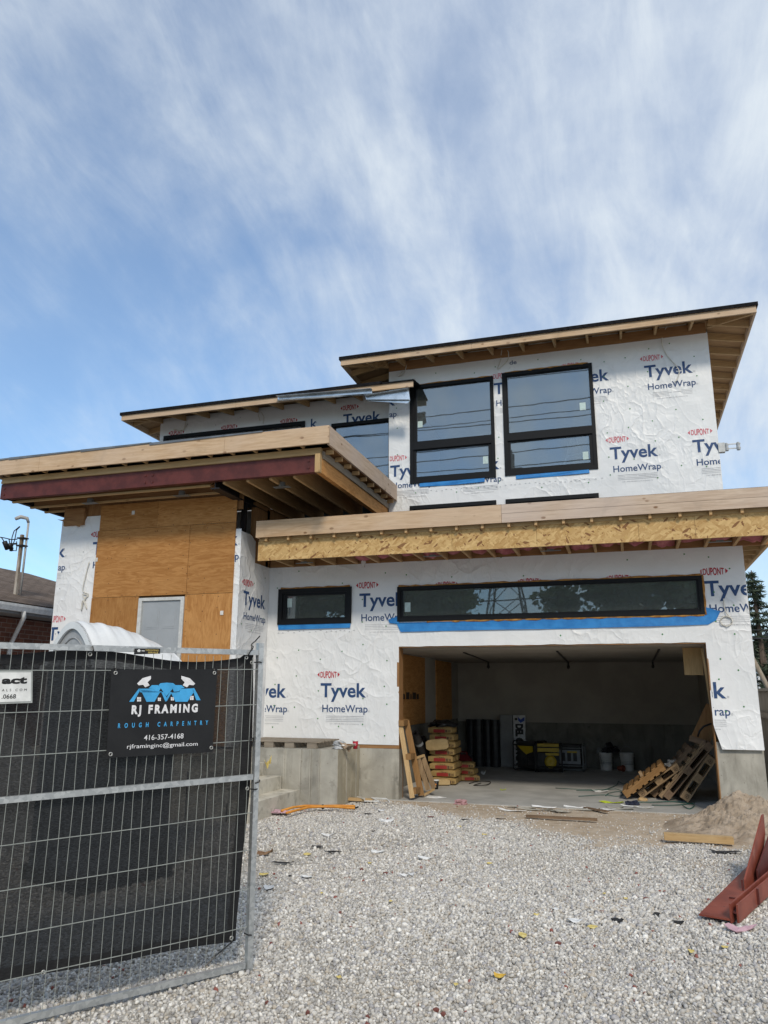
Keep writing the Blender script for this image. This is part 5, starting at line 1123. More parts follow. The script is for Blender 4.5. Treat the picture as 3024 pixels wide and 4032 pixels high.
mb = MB(); mb.bar(ap(.84, .145, rz_(.84)+.01), ap(.84, .145, rz_(.84)+.10), .012, .012, da).bar(ap(.55, .10, rz_(.55)+.02), ap(.55, .16, rz_(.55)+.02), .012, .012); mb.build('stiffener', STEELRED, b1)
MB().prism([ap(s, 0.20, rz_(s)+z) for s, z in ((1.15, .015), (1.15, .12), (1.9, .33), (3.2, .44), (3.2, .015))], ra*0.012).build('web', STEELRED, b1)  # inner plate in darker red, shade beside the fin put into its colour
b2 = thing('steel_beam', tuple(ap(0.02, .3, 0)), 'red primed steel beam offcut with upright plates lying on the gravel, right of two', 'steel beam', 'red steel beams at the right edge')
A0_ = A0; B0 = ap(-0.005, 0.228, 0); db_ = Vector((0.352, 0.936, 0)).normalized(); rb_ = Vector((db_.y, -db_.x, 0))
def bp(s, l, z): return B0+db_*s+rb_*l+Vector((0, 0, z))
MB().prism([bp(0, 0, .02), bp(3.2, 0, .06), bp(3.2, 0, .20), bp(0, 0, .155)], rb_*0.013).build('flange', BRIGHTRED, b2)
MB().prism([bp(0.03, .042, .02), bp(3.2, .042, .06), bp(3.2, .042, .19), bp(0.03, .042, .150)], rb_*0.013).build('flange', BRIGHTRED, b2)
MB().prism([bp(0.03, .013, .085), bp(3.2, .013, .12), bp(3.2, .042, .12), bp(.03, .042, .085)], (0, 0, 0.012)).build('web', STEELRED, b2)
mb = MB(); mb.bar(bp(.62, .064, .04), bp(.62, .064, .16), .018, .02, db_); mb.build('stiffener', STEELRED, b2)
o = MB().bar((0.278, 10.17, 0.075), (1.03, 10.19, 0.065), 0.11, 0.075).build('lumber_block', wmat('lumber', 'x')); tag(o, 'short thick block of laminated lumber lying on sandy ground before the sand pile', 'lumber')

# ================================================================== ON THE PORCH LEDGE
wf = zm(900, 2850, 2.37)
t = thing('pallet', (-5.2, 12.1, 0.84), 'grey wooden pallet lying flat on the concrete porch ledge', 'pallet')
mb = MB()
for k in range(6): mb.box(-6.1, -4.72, 11.70+k*0.15, 11.80+k*0.15, 0.925, 0.945)
mb.build('deck', wmat('old', 'x'), t)
for x in (-6.05, -5.62, -5.26, -4.87):
    MB().box(x-0.08, x+0.08, 11.71, 12.6, 0.838, 0.925).build('stringer', wmat('old', 'x'), t)
CUPR = flat('red_paper_cup', (0.42, 0.012, 0.03), 0.45)
p = at(*wf(1183, 207), Y=11.9); cp = thing('paper_cup', (p.x, 11.9, 0.836), 'red paper coffee cup with white emblem on the concrete ledge corner', 'cup')
MB().lathe([(0, .836), (.034, .836), (.045, .955), (.0, .955)], p.x, 11.9, 18).build('body', CUPR, cp, smooth=True)
MB().lathe([(.047, .955), (.048, .965), (.044, .972), (0, .974)], p.x, 11.9, 18).build('lid', WHITEP, cp, smooth=True)
mb = MB()
for dx in (-.012, .012): mb.tube([(p.x+dx+.014*math.cos(a), 11.9-.0445-0.0, .905+.014*math.sin(a)) for a in np.linspace(0, 6.283, 13)], .003, 4)
mb.build('emblem', WHITEP, cp)
def crumple(name, mats, cx, cy, cz, sx, sy, sz, seed, label, cat, group=None, rot=0.0, amp=0.35, sub=3, flatb=True):
    """a crumpled soft lump"""
    import bmesh
    bm = bmesh.new(); bmesh.ops.create_icosphere(bm, subdivisions=sub, radius=1.0); V = []
    for v in bm.verts:
        n = v.co.copy(); k = 1+amp*mnoise.noise(n*1.7+Vector((seed, 0, 0)))+amp*0.6*abs(mnoise.noise(n*4.1+Vector((0, seed, 0))))-amp*.2
        p = n*k; z = p.z*sz
        if flatb: z = max(z, -0.35*sz)
        x, y = p.x*sx, p.y*sy; V.append((cx+x*math.cos(rot)-y*math.sin(rot), cy+x*math.sin(rot)+y*math.cos(rot), cz+z+0.35*sz))
    mb = MB(); mb.idx(V, [tuple(v.index for v in f.verts) for f in bm.faces]); bm.free()
    return tag(mb.build(name, mats), label, cat, group)
p = at(*wf(1040, 200), Y=11.85)
PAPER = mottled('crumpled_paper', (0.50, 0.50, 0.49), (0.72, 0.72, 0.70), 8, rough=0.8); KRAFT = mottled('kraft_scrap', (0.26, 0.19, 0.13), (0.42, 0.33, 0.25), 8, rough=0.85)
def scrap(name, x, y, z, w, h, m, seed, label, cat, group=None, rot=None, curl=0.02, n=9, thick=0.004):
    """a torn flat piece lying on the ground, curled and crinkled, with thickness"""
    g = random.Random(seed); rot = g.uniform(0, 3.14) if rot is None else rot; V = []; F = []; rings = 4
    rad = [g.uniform(.7, 1.15) for _ in range(n)]
    for s_ in (0, 1):
        V.append((0, 0, 0 if s_ == 0 else thick))
        for r in range(1, rings+1):
            for k in range(n):
                a = 2*math.pi*k/n; u, v = math.cos(a)*rad[k]*r/rings, math.sin(a)*rad[k]*r/rings
                V.append((u*w/2, v*h/2, (thick if s_ else 0)+curl*(u*u*.9-v*u*.5)+curl*1.1*mnoise.noise(Vector((u*1.7+seed, v*1.7, 2)))))
    N = 1+rings*n
    for s_ in (0, 1):
        b = s_*N
        for k in range(n):
            f = (b, b+1+k, b+1+(k+1) % n); F.append(f if s_ else f[::-1])
            for r in range(rings-1):
                q = (b+1+r*n+k, b+1+(r+1)*n+k, b+1+(r+1)*n+(k+1) % n, b+1+r*n+(k+1) % n); F.append(q if s_ else q[::-1])
    o_ = 1+(rings-1)*n
    F += [(o_+k, o_+(k+1) % n, N+o_+(k+1) % n, N+o_+k) for k in range(n)]
    c, s = math.cos(rot), math.sin(rot); mb = MB(); mb.idx([(x+a*c-b*s, y+a*s+b*c, z+d) for a, b, d in V], F)
    return tag(mb.build(name, m), label, cat, group)
crumple('plastic_scrap', mottled('silver_film', (0.20, 0.21, 0.22), (0.55, 0.56, 0.57), 9, rough=0.3), p.x-0.02, 11.85, 0.84, .13, .10, .075, 3, 'crumpled silver film lying at the pallet end on the porch ledge', 'scrap', amp=.9)
scrap('kraft_scrap', p.x+0.14, 11.82, .85, .24, .12, KRAFT, 5, 'torn brown paper lying between pallet and red cup on the ledge', 'scrap', rot=0.2, curl=.09)

# ================================================================== IN THE GARAGE
b3 = zm(1500, 2700, 2.765); b6 = zm(1900, 2750, 2.765)
def fl(f, x, y, z=0.014): return at(*f(x, y), Z=z)
# broken pallet leaning at the left jamb
t = thing('broken_pallet', (-3.5, 12.8, 0), 'broken pallet frame of pale boards leaning on the left side of the garage opening', 'pallet')
def bq(x, y, Y): p = at(*b3(x, y), Y=Y); return Vector((p.x, Y, max(p.z, 0.02)))
LU = wmat('lumber', 'z'); LO = wmat('pallet_orange', 'z')
MB().bar(bq(342, 1222, 12.60), bq(207, 395, 12.68), 0.04, 0.078, (1, 0.2, 0)).build('board', LU, t)
MB().bar(bq(440, 1195, 12.98), bq(275, 378, 12.93), 0.04, 0.10, (1, 0.2, 0)).build('board', LO, t)
for (x, y) in ((245, 408), (322, 775), (375, 1150)): a = bq(x-25, y, 12.62); b = bq(x+25, y-15, 12.94); MB().bar(a, b, 0.09, 0.09).build('block', LO, t)
for (x0, y0), (x1, y1), Y0, m in (((515, 1135), (400, 785), 13.15, wmat('pallet', 'z')), ((578, 1115), (452, 765), 13.3, wmat('pallet', 'z'))): MB().bar(bq(x0, y0, Y0), bq(x1, y1, Y0-.03), 0.02, 0.085, (1, 0.2, 0)).build('board', m, t)
MB().bar(bq(462, 1195, 13.0), bq(580, 1125, 13.32), 0.03, 0.03).bar(bq(345, 800, 12.95), bq(470, 758, 13.28), 0.03, 0.035).build('cross_bar', LU, t)
# membrane rolls
RUB = mottled('rubber_roll', (0.014, 0.014, 0.016), (0.028, 0.028, 0.031), 8, rough=0.35)
def roll(p, q, r, bands, label, group):
    p, q = Vector(p), Vector(q); ax = (q-p).normalized(); t = thing('membrane_roll', tuple(p), label, 'roll', group); L = (q-p).length
    MB().lathe([(0.02, 0), (r, 0), (r, L), (0.03, L), (0.03, L-0.05)], axis=ax, o=p, n=18).build('sheet', RUB, t, smooth=False)
    for u in bands: MB().lathe([(r+.002, L*u), (r+.002, L*u+.06)], axis=ax, o=p, n=18).build('band', flat('clear_tape' if 'leaning' in label else 'dark_tape', (0.34, 0.36, 0.38) if 'leaning' in label else (0.030, 0.031, 0.034), 0.4), t, smooth=True)
p = fl(b3, 612, 1040); q = at(*b3(372, 520), X=-3.93); roll((p.x-.05, p.y, .03), (q.x, q.y, q.z), 0.075, (.12, .78), 'black membrane roll leaning steeply just behind the broken pallet', 'leaning black rolls')
roll((p.x-.13, p.y+.45, .03), (q.x-.02, q.y+.6, q.z-.12), 0.075, (.5,), 'black membrane roll leaning in the shade against the cement bags', 'leaning black rolls')
for i, (px_, r) in enumerate(((985, .12), (1070, .13), (1165, .13), (1252, .12))):
    x = at(*b3(px_, 700), Y=18.9).x
    roll((x, 18.95-.12*(i % 2), .014), (x, 18.97-.12*(i % 2), 1.09), r, (.08, .8), 'standing black roll at the garage back wall, %s from the left' % ['first', 'second', 'third', 'last'][i], 'standing black rolls')
# cement bags
BAGM = mottled('cement_bag_paper', (0.25, 0.16, 0.055), (0.34, 0.23, 0.088), 6, rough=0.75, bmp=0.5, bscale=14, bdist=0.012); BAGP = mottled('plain_bag_paper', (0.36, 0.255, 0.12), (0.46, 0.335, 0.17), 6, rough=0.8, bmp=0.5, bscale=12); BAGR = flat('bag_red', (0.26, 0.022, 0.018), 0.6); BAGK = flat('bag_dark_print', (0.10, 0.055, 0.03), 0.6)
def bag(x, y, z, w, d, h, rot, label, group, plain=False, tilt=0.0, seed=0):
    g = random.Random(seed); mb = MB(); n = 10; V = []
    def sp(u, v, k):
        a = u*2-1; b = v*2-1; e = (1-abs(a)**5)*(1-abs(b)**5)
        return (a*w/2*(0.97+.03*e), b*d/2*(0.97+.03*e), k*(h*(0.30+0.20*e**.5)+0.008*mnoise.noise(Vector((a*2+seed, b*2, k)))))
    for k in (-1, 1): V += [sp(i/n, j/n, k) for j in range(n+1) for i in range(n+1)]
    N = (n+1)**2; F = []
    for k in (0, 1):
        for j in range(n):
            for i in range(n): f = (k*N+j*(n+1)+i, k*N+j*(n+1)+i+1, k*N+(j+1)*(n+1)+i+1, k*N+(j+1)*(n+1)+i); F.append(f if k else f[::-1])
    for i in range(n):
        F += [(i, i+1, N+i+1, N+i), (n*(n+1)+i+1, n*(n+1)+i, N+n*(n+1)+i, N+n*(n+1)+i+1), ((i+1)*(n+1), i*(n+1), N+i*(n+1), N+(i+1)*(n+1)), (i*(n+1)+n, (i+1)*(n+1)+n, N+(i+1)*(n+1)+n, N+i*(n+1)+n)]
    mb.idx(V, F, 0)
    if not plain:
        f = -d/2-.004
        def mp(a, b): return (a, f, b)
        put_rect(mb, -w*.26, w*.20, -h*.30, h*.14, mp, 1); put_rect(mb, w*.22, w*.30, -h*.24, h*.1, mp, 2); put_text(mb, '30', lambda a, b: (a, f-.001, b), w*.33, -h*.2, 2, cap=h*.26, bold=.02)
        for k in range(3): put_rect(mb, -w*.05+k*w*.07, -w*.01+k*w*.07, h*.20, h*.27, mp, 2)
    c, s = math.cos(rot), math.sin(rot); ct, st_ = math.cos(tilt), math.sin(tilt)
    mb.v = [(x+(a*ct-e*st_)*c-b*s, y+(a*ct-e*st_)*s+b*c, z+h/2+(a*st_+e*ct)) for a, b, e in mb.v]
    return tag(mb.build('cement_bag', [BAGP if plain else BAGM, BAGR, BAGK]), label, 'bag', group)
pc = fl(b3, 660, 1090); by = 15.0; bx = at(*b3(655, 800), Y=by-.17).x; H_ = 0.132
ords = ['bottom', 'second', 'third', 'fourth', 'fifth', 'sixth', 'seventh', 'top']
for i in range(8):
    bag(bx+[.03, .05, .0, -.01, .0, .04, .02, .0][i]+rng.uniform(-.01, .01), by, 0.014+H_*i, .49, .36, H_*1.06, rng.uniform(-.08, .08), 'yellow cement bag with red print, %s in the tall front stack' % (ords[i] if i in (0, 7) else ords[i]+' from the floor'), 'cement bags', seed=i)
for i in range(6):
    bag(bx-.0+rng.uniform(-.02, .02), by+.40, 0.014+H_*i, .48, .36, H_*1.06, rng.uniform(-.1, .1), 'yellow cement bag %s in the shorter stack behind the tall one' % (['bottom', 'second up', 'third up', 'fourth up', 'fifth up', 'top'][i]), 'cement bags', seed=20+i)
p = at(*b3(615, 655), Y=by-.27); bag(p.x, by-.27, p.z-.075, .44, .10, .20, .05, 'plain tan bag propped slanting against the front of the tall cement stack', 'cement bags', plain=True, tilt=0.10, seed=40)
p = fl(b3, 640, 1090); bag(p.x-.02, p.y+.12, .014, .36, .3, .12, .3, 'small bag slumped at the foot of the tall cement stack', 'cement bags', plain=True, seed=44)
p = fl(b3, 900, 1045)
for i, (dx, rt) in enumerate(((0.06, .35), (.02, -.12), (-.01, .1))): bag(p.x+dx, p.y+.22, .014+.118*i, .40, .32, .125, rt, 'yellow cement bag %s in the low stack of three' % ['lowest', 'in the middle', 'uppermost'][i], 'cement bags', seed=60+i)
crumple('black_sheet', mottled('black_film', (0.008, 0.008, 0.009), (0.018, 0.018, 0.02), 7, rough=0.3), bx-.02, by+.05, 0.014+8*H_-.01, .27, .2, .10, 8, 'crumpled black plastic sheet on top of the tall cement bag stack', 'plastic sheet', amp=.5)
t = thing('jerrycan', (-3.6, 17.3, 0.014), 'dark red jerrycan in the shade behind the low cement stack', 'jerrycan')
jx, jy = at(*b3(895, 760), Y=17.3).x, 17.3; RD = flat('red_can', (0.16, 0.008, 0.01), 0.4)
MB().prism([(jx-.17, jy, .014), (jx+.17, jy, .014), (jx+.17, jy, .30), (jx+.10, jy, .38), (jx-.11, jy, .38), (jx-.17, jy, .32)], (0, .17, 0)).build('body', RD, t)
MB().tube([(jx-.09, jy+.08, .37), (jx-.07, jy+.08, .44), (jx+.06, jy+.08, .44), (jx+.08, jy+.08, .37)], .016, 6).build('handle', RD, t); MB().lathe([(.03, .36), (.03, .40), (0, .40)], jx+.13, jy+.08, 10).build('cap', BLACKP, t)
# tile cartons
def carton(xa, xb, y, zt, m, name, label):
    MBx = MB(); MBx.prism([(xa, y, .014), (xb, y, .014), (xb, y+.12, zt), (xa, y+.12, zt)][::1], (0, .06, 0.0)); return tag(MBx.build(name, m), label, 'carton')
xa, xb = at(*b6(195, 700), Y=18.95).x, at(*b6(335, 700), Y=18.95).x; zt = at(*b6(200, 180), Y=19.05).z
carton(xa, xb, 18.92, zt, mottled('grey_carton', (0.24, 0.24, 0.24), (0.30, 0.30, 0.30), 3, rough=0.8), 'tile_carton', 'tall plain grey carton leaning on the garage back wall')
xa, xb = at(*b6(343, 700), Y=18.9).x, at(*b6(475, 700), Y=18.9).x
t = thing('tile_carton', ((xa+xb)/2, 18.9, .014), 'tall white carton with black lettering and blue arrow leaning on the back wall', 'carton')
MB().prism([(xa, 18.88, .014), (xb, 18.88, .014), (xb, 19.02, zt), (xa, 19.02, zt)], (0, .07, 0)).build('box', flat('white_carton', (0.62, 0.62, 0.62), 0.6), t)
mb = MB(); ky = 0.14/(zt-.014)
def vm(u, v): return (xa+(xb-xa)*v, 18.876+ky*((zt-u)-.014), zt-u)             # u runs down the carton, v across (letters turned clockwise)
put_text(mb, 'DEL CONCA', lambda a, b: vm(a, 0.22+b), 0.20, 0.0, 0, width=0.93, cap=0.60, bold=0.07, spacing=0.95)
put_poly(mb, [(0.04, .95), (0.10, .62), (0.04, .40), (0.12, .40), (0.18, .62), (0.12, .95)], vm, 1); put_poly(mb, [(.09+.03*math.cos(a), .24+.13*math.sin(a)) for a in np.linspace(0, 6.283, 13)[:-1]], vm, 0)
mb.build('print', [INK, flat('blue_print', (0.02, 0.07, 0.35), 0.5)], t)
# generators
YEL = flat('yellow_panel', (0.48, 0.33, 0.015), 0.45); DKM = mottled('dusty_black', (0.012, 0.012, 0.012), (0.035, 0.033, 0.030), 6, rough=0.6); FRM = flat('frame_black', (0.02, 0.02, 0.02), 0.45); FRG = flat('frame_grey', (0.20, 0.21, 0.21), 0.45)
def generator(x, y, rot, w, d, h, style, label):
    t = thing('generator', (x, y, .014), label, 'generator', 'generators along the back wall', rot=(0, 0, rot)); L = dict(local=True)
    fr = FRM if style else FRG; mb = MB(); r = .017
    for sx in (-1, 1):
        X = sx*w/2; mb.tube([(X, -d/2+.05, r), (X, d/2-.05, r), (X, d/2, .06), (X, d/2, h-.06), (X, d/2-.06, h-r), (X, -d/2+.06, h-r), (X, -d/2, h-.06), (X, -d/2, .06), (X, -d/2+.05, r)], r, 7)
    for yy in (-d/2, d/2):
        for z in (.12, h-.1): mb.tube([(-w/2, yy, z), (w/2, yy, z)], r*.8, 6)
    for z in (.03,): mb.tube([(-w/2, -d*.3, z), (w/2, -d*.3, z)], r, 6); mb.tube([(-w/2, d*.3, z), (w/2, d*.3, z)], r, 6)
    mb.build('frame', fr, t, **L)
    MB().box(-w/2+.05, w/2-.05, -d/2+.06, d/2-.06, h-.20, h-.03).build('fuel_tank', DKM if style == 0 else (YEL if style == 1 else DKM), t, **L)
    mb = MB().box(-w/2+.06, w*.02, -d/2+.07, d/2-.07, .06, h-.22); mb.build('alternator', DKM, t, **L)
    mb = MB().box(w*.04, w/2-.06, -d/2+.07, d/2-.07, .06, h-.24)
    for k in range(5): mb.box(w*.05, w/2-.07, -d/2+.05, -d/2+.07, .10+k*.05, .125+k*.05)
    mb.build('engine', DKM, t, **L)
    if style == 1:
        mb = MB().lathe([(.0, .012), (.04, .03), (.10, .03), (.13, .012), (.135, -.03)], axis=(0, -1, 0), o=(w*.08, -d/2+.035, .22), n=24); mb.build('recoil_cover', YEL, t, smooth=True, **L)
        MB().box(-w*.36, w*.40, -d/2+.02, -d/2+.05, h-.17, h-.06).build('panel', YEL, t, **L); MB().box(-w*.1, w*.4, -d/2+.025, -d/2+.05, h-.27, h-.22).build('panel', YEL, t, **L)
    elif style == 2: MB().prism([(-w*.34, -d/2+.03, h-.12), (w*.30, -d/2+.03, h-.12), (w*.30, -d/2+.03, h-.24), (w*.02, -d/2+.03, h-.30), (-w*.2, -d/2+.03, h-.2)][::-1], (0, .03, 0)).build('panel', YEL, t, **L)
    else:
        mb = MB().box(-w*.45, w*.42, -d/2+.01, -d/2+.05, .16, h-.14); mb.build('control_panel', flat('grey_panel', (0.24, 0.25, 0.26), 0.5), t, **L)
        mb = MB()
        for k in range(4): mb.box(-w*.38+k*w*.19, -w*.26+k*w*.19, -d/2, -d/2+.012, .22, .40)
        mb.build('outlets', BLACKP, t, **L); MB().box(w*.0, w*.32, -d/2+.002, -d/2+.011, h-.20, h-.165).build('label', YEL, t, **L)
def gp(xa, xb, yb): p, q = fl(b6, xa, yb), fl(b6, xb, yb); return p, q
generator(at(*b6(525, 780), Y=18.25).x, 18.25, -0.35, .58, .5, .66, 2, 'dusty black generator with a yellow side panel next to the white carton')
generator(at(*b6(722, 780), Y=18.15).x, 18.15, 0.10, .58, .5, .63, 1, 'black generator with round yellow recoil cover, in the middle of three')
generator(at(*b6(945, 770), Y=18.55).x, 18.55, -0.05, .68, .5, .60, 0, 'grey framed generator with outlet panel, right of three')
# buckets
BKT = mottled('bucket_plastic', (0.58, 0.56, 0.52), (0.72, 0.70, 0.66), 5, rough=0.55)
def bucket(x, y, label, seed):
    t = thing('bucket', (x, y, .014), label, 'bucket', 'buckets at the back wall'); r = .145; z = .014
    MB().lathe([(0, z), (r*.88, z), (r*.90, z+.02), (r, z+.30), (r+.012, z+.30), (r+.012, z+.315), (r, z+.318), (r, z+.335), (r+.012, z+.335), (r+.012, z+.35), (r+.002, z+.352), (r+.002, z+.372), (r+.014, z+.372), (r+.012, z+.385), (r-.008, z+.385), (r-.02, z+.04), (0, z+.035)], x, y, 26).build('pail', BKT, t, smooth=False)
    s = 1 if seed else -1; MB().tube([(x+r*math.cos(a), y-.02-.0*s, z+.33+(.20 if seed else -.22)*math.sin(a)) for a in np.linspace(0, math.pi, 13)] if seed else [(x-r, y-.05, z+.33), (x-r*.7, y-r-.0, z+.22), (x-r*.55, y-r*1.0, z+.08), (x-r*.3, y-r*1.05, z+.20)], .006, 5).build('handle', FRG, t)
    put = MB(); 
    for k in range(3): put.lathe([(r*.957+.001, z+.14+k*.03), (r*.962+.001, z+.152+k*.03)], x, y, 26)
    put.build('print', flat('faint_print', (0.25, 0.24, 0.22), 0.6), t)
    return t
p = fl(b6, 1350, 783); x1b = p.x; bucket(p.x, 18.95, 'dirty white bucket stuffed with black plastic, left of two', 0); q = fl(b6, 1570, 785); bucket(at(*b6(1575, 700), Y=18.95).x, 18.95, 'clean white bucket with handle up, right of two', 1)
crumple('plastic_bag', BLACKP, at(*b6(1385, 540), Y=18.9).x, 18.92, .40, .15, .13, .13, 4, 'crumpled black plastic spilling from the left bucket', 'plastic bag', amp=.9)
crumple('plastic_bag', mottled('grey_film', (0.16, 0.16, 0.15), (0.28, 0.28, 0.26), 6, rough=0.5), at(*b6(1270, 560), Y=18.9).x, 18.95, .37, .06, .06, .10, 14, 'small grey plastic scrap hanging at the left bucket rim', 'plastic bag', amp=.8)
p = at(*b6(1508, 770), Y=18.7); t = thing('clay_pot', (p.x, 18.7, .014), 'small terracotta pot lying on its side before the buckets', 'pot'); TER = flat('terracotta', (0.27, 0.075, 0.04), 0.7)
MB().lathe([(0, 0), (.045, 0), (.062, .11), (.070, .11), (.070, .14), (.058, .14), (.045, .02)], axis=(.85, -.5, .05), o=(p.x-.06, 18.72, .08), n=18).build('shell', TER, t, smooth=False)
# leaning pallets at the right
def pallet(lo, hi, H, D, kind, axm, Y, label):
    a, b = at(*b4(*lo), Y=Y), at(*b4(*hi), Y=Y); L = (b-a).length; th = math.atan2(b.z-a.z, b.x-a.x)
    t = thing('pallet', (a.x, Y, max(a.z, .02)), label, 'pallet', 'pallets leaning in the garage', rot=(0, -th, R(rng.uniform(-2, 2)))); K = dict(local=True)
    mx, my = wmat(axm, 'x'), wmat(axm, 'y'); bd = .02
    if kind == 'stringer':
        for k, y in enumerate((0.0, D/2-.02, D-.04)): MB().box(0, L, y+.006, y+.046, bd, H-bd).build('stringer', mx, t, **K)
        for nm, z in (('deck', H-bd), ('base', 0)):
            mb = MB(); n = 7; wbd = L/n*.66
            for k in range(n): x = (L-wbd)*k/(n-1); mb.box(x, x+wbd, 0, D, z, z+bd)
            mb.build(nm, my, t, **K)
    else:
        for y in (0.0, D/2-.05, D-.1):
            for x in (0, L/2-.07, L-.14): MB().box(x+.004, x+.136, y+.004, y+.096, bd, H-2*bd).build('block', my, t, **K)
        mb = MB()
        for y in (0.0, D/2-.05, D-.1): mb.box(0, L, y, y+.1, 0, bd)
        mb.build('base', mx, t, **K); mb = MB()
        for x in (0, L/2-.07, L-.14): mb.box(x, x+.14, 0, D, H-2*bd, H-bd)
        mb.build('bearer', my, t, **K); mb = MB()
        for k in range(7): y = (D-.1)*k/6; mb.box(0, L, y, y+.1, H-bd, H)
        mb.build('deck', mx, t, **K)
        if axm == 'pallet':
            mb = MB()
            for x in (.07, L-.07): mb.tube([(x+.03*math.cos(q), .0015, H*.45+.03*math.sin(q)) for q in np.linspace(0, 6.283, 13)], .003, 4); mb.box(x-.015, x+.015, .0005, .004, H*.40, H*.5)
            mb.build('stamp', flat('burnt_stamp', (0.05, 0.025, 0.012), 0.7), t, **K)
    return t
pallet((388, 1246), (738, 985), .125, .95, 'stringer', 'pallet_orange', 13.85, 'orange stringer pallet, leftmost and lowest of the leaning pallets')
pallet((520, 1258), (880, 992), .12, .9, 'block', 'pallet', 14.0, 'block pallet second from the left among the leaning pallets')
pallet((640, 1252), (985, 812), .10, .9, 'stringer', 'pallet_dark', 14.2, 'dark stained pallet in the middle of the leaning pallets')
pallet((705, 1248), (1105, 752), .07, .9, 'stringer', 'pallet', 13.95, 'thin pallet resting on the dark stained one')
pallet((765, 1268), (1172, 775), .11, .9, 'block', 'pallet_dark', 13.9, 'brown block pallet second from the right among the leaning pallets')
pallet((938, 1290), (1195, 905), .14, .9, 'block', 'pallet', 13.75, 'pale block pallet with round burnt stamps, rightmost of the leaning pallets')
p = at(*b4(1090, 620), Y=14.3); tag(MB().bar((p.x-.1, 14.4, p.z-.22), (p.x+.2, 14.4, p.z+.35), .30, .02, (0, 1, 0)).build('plywood_offcut', wmat('brown', 'z')), 'brown plywood offcut standing behind the leaning pallets', 'plywood')
tag(MB().bar(at(*b4(950, 700), Y=14.0), at(*b4(1090, 745), Y=14.0), .09, .09).build('timber_offcut', wmat('pallet_dark', 'x')), 'dark timber offcut lying across the top of the leaning pallets', 'lumber')
P = [at(*b4(*q), Y=14.05) for q in ((1025, 690), (1040, 640), (1080, 595), (1150, 570))]; tag(MB().tube(P, .016, 7).build('hose', BLACKP, smooth=True), 'black hose looping over the top of the leaning pallets', 'hose')
crumple('plastic_wrap', mottled('clear_film', (0.20, 0.20, 0.19), (0.36, 0.36, 0.35), 6, rough=0.3), at(*b4(790, 900), Y=14.2).x, 14.3, .52, .11, .1, .07, 12, 'grey stretch film caught on the second leaning pallet', 'plastic film', amp=.9)
tag(MB().bar(at(*b4(500, 1000), Y=14.0), at(*b4(530, 1060), Y=14.0), .10, .05).build('timber_offcut', wmat('pallet', 'x')), 'short timber offcut stuck upright on the orange pallet', 'lumber')
# straps, cords, cup, papers on the slab
GS = flat('green_strap', (0.012, 0.085, 0.07), 0.45)
def cord(name, f, pts, r, m, label, cat, z=.022, group=None):
    P = [fl(f, *q, z=z+(0.012 if i % 2 else 0)) for i, q in enumerate(pts)]; out = []
    for i in range(len(P)-1):
        a, b, c, d = P[max(i-1, 0)], P[i], P[i+1], P[min(i+2, len(P)-1)]
        for t in (0, .33, .66): out.append(0.5*((2*b)+(c-a)*t+(2*a-5*b+4*c-d)*t*t+(3*b-a-3*c+d)*t**3))
    return tag(MB().tube(out+[P[-1]], r, 5).build(name, m, smooth=True), label, cat, group)
cord('green_strap', b6, [(795, 975), (1050, 990), (1300, 995), (1450, 985), (1520, 1010)], .006, GS, 'long green strap end reaching left across the slab', 'strap', group='green straps')
cord('green_strap', b6, [(1045, 1065), (1330, 1050), (1450, 1065), (1530, 1050), (1490, 1015), (1380, 1030), (1340, 1060)], .006, GS, 'green strap looping back nearest the slab edge left of the pallets', 'strap', group='green straps')
cord('green_strap', b6, [(1020, 1003), (1250, 1000), (1360, 985), (1460, 940), (1480, 905), (1540, 930), (1580, 900)], .006, GS, 'green strap curling up beside the orange pallet', 'strap', group='green straps')
cord('green_strap', b4, [(370, 1275), (600, 1280), (800, 1275), (990, 1300), (950, 1340), (890, 1310)], .008, GS, 'green strap lying along the slab edge under the pallets', 'strap', group='green straps')
cord('green_strap', b4, [(610, 1305), (760, 1308), (900, 1300), (1000, 1285)], .007, GS, 'green strap running to the sand pile', 'strap', group='green straps')
cord('cord', b3, [(960, 1065), (1060, 1040), (1190, 1045), (1150, 1080), (1010, 1085), (1090, 1060)], .008, BLACKP, 'thin black cord on the slab before the low cement stack', 'cord')
p = fl(b3, 600, 1125); cp = thing('paper_cup', (p.x, p.y, .014), 'black paper cup with an orange dot at the foot of the leaning roll', 'cup')
MB().lathe([(0, .014), (.038, .014), (.055, .165), (.05, .165), (.035, .03)], p.x, p.y, 18).build('body', BLACKP, cp, smooth=True); MB().lathe([(.053, .155), (.058, .165), (.058, .176), (0, .178)], p.x, p.y, 18).build('lid', WHITEP, cp, smooth=True)
MB().lathe([(0, .012), (.016, .012), (.016, 0)], axis=(.25, -1, .12), o=(p.x+.0, p.y-.040, .095), n=12).build('emblem', flat('orange_dot', (0.7, 0.22, 0.01), .5), cp)
def papr(f, x, y, w, h, m, seed, label, cat='paper', name='paper_sheet', group='papers', rot=None, curl=.02): p = fl(f, x, y, .018); return scrap(name, p.x, p.y, .016, w, h, m, seed, label, cat, group, rot=rot, curl=curl)
papr(b3, 560, 1212, .62, .22, PAPER, 71, 'white paper sheet on the slab at the foot of the broken pallet', rot=-.3); papr(b6, 1290, 1010, .34, .26, PAPER, 72, 'white paper sheet on the slab among the green straps', rot=.2)
papr(b3, 1330, 1135, .16, .05, flat('lime_scrap', (0.42, 0.50, 0.03), .6), 73, 'lime yellow scrap in the middle of the slab', 'scrap', 'plastic_scrap', None); papr(b3, 1115, 960, .12, .16, PAPER, 74, 'small pale scrap beside the low cement stack', rot=.3, curl=.08)
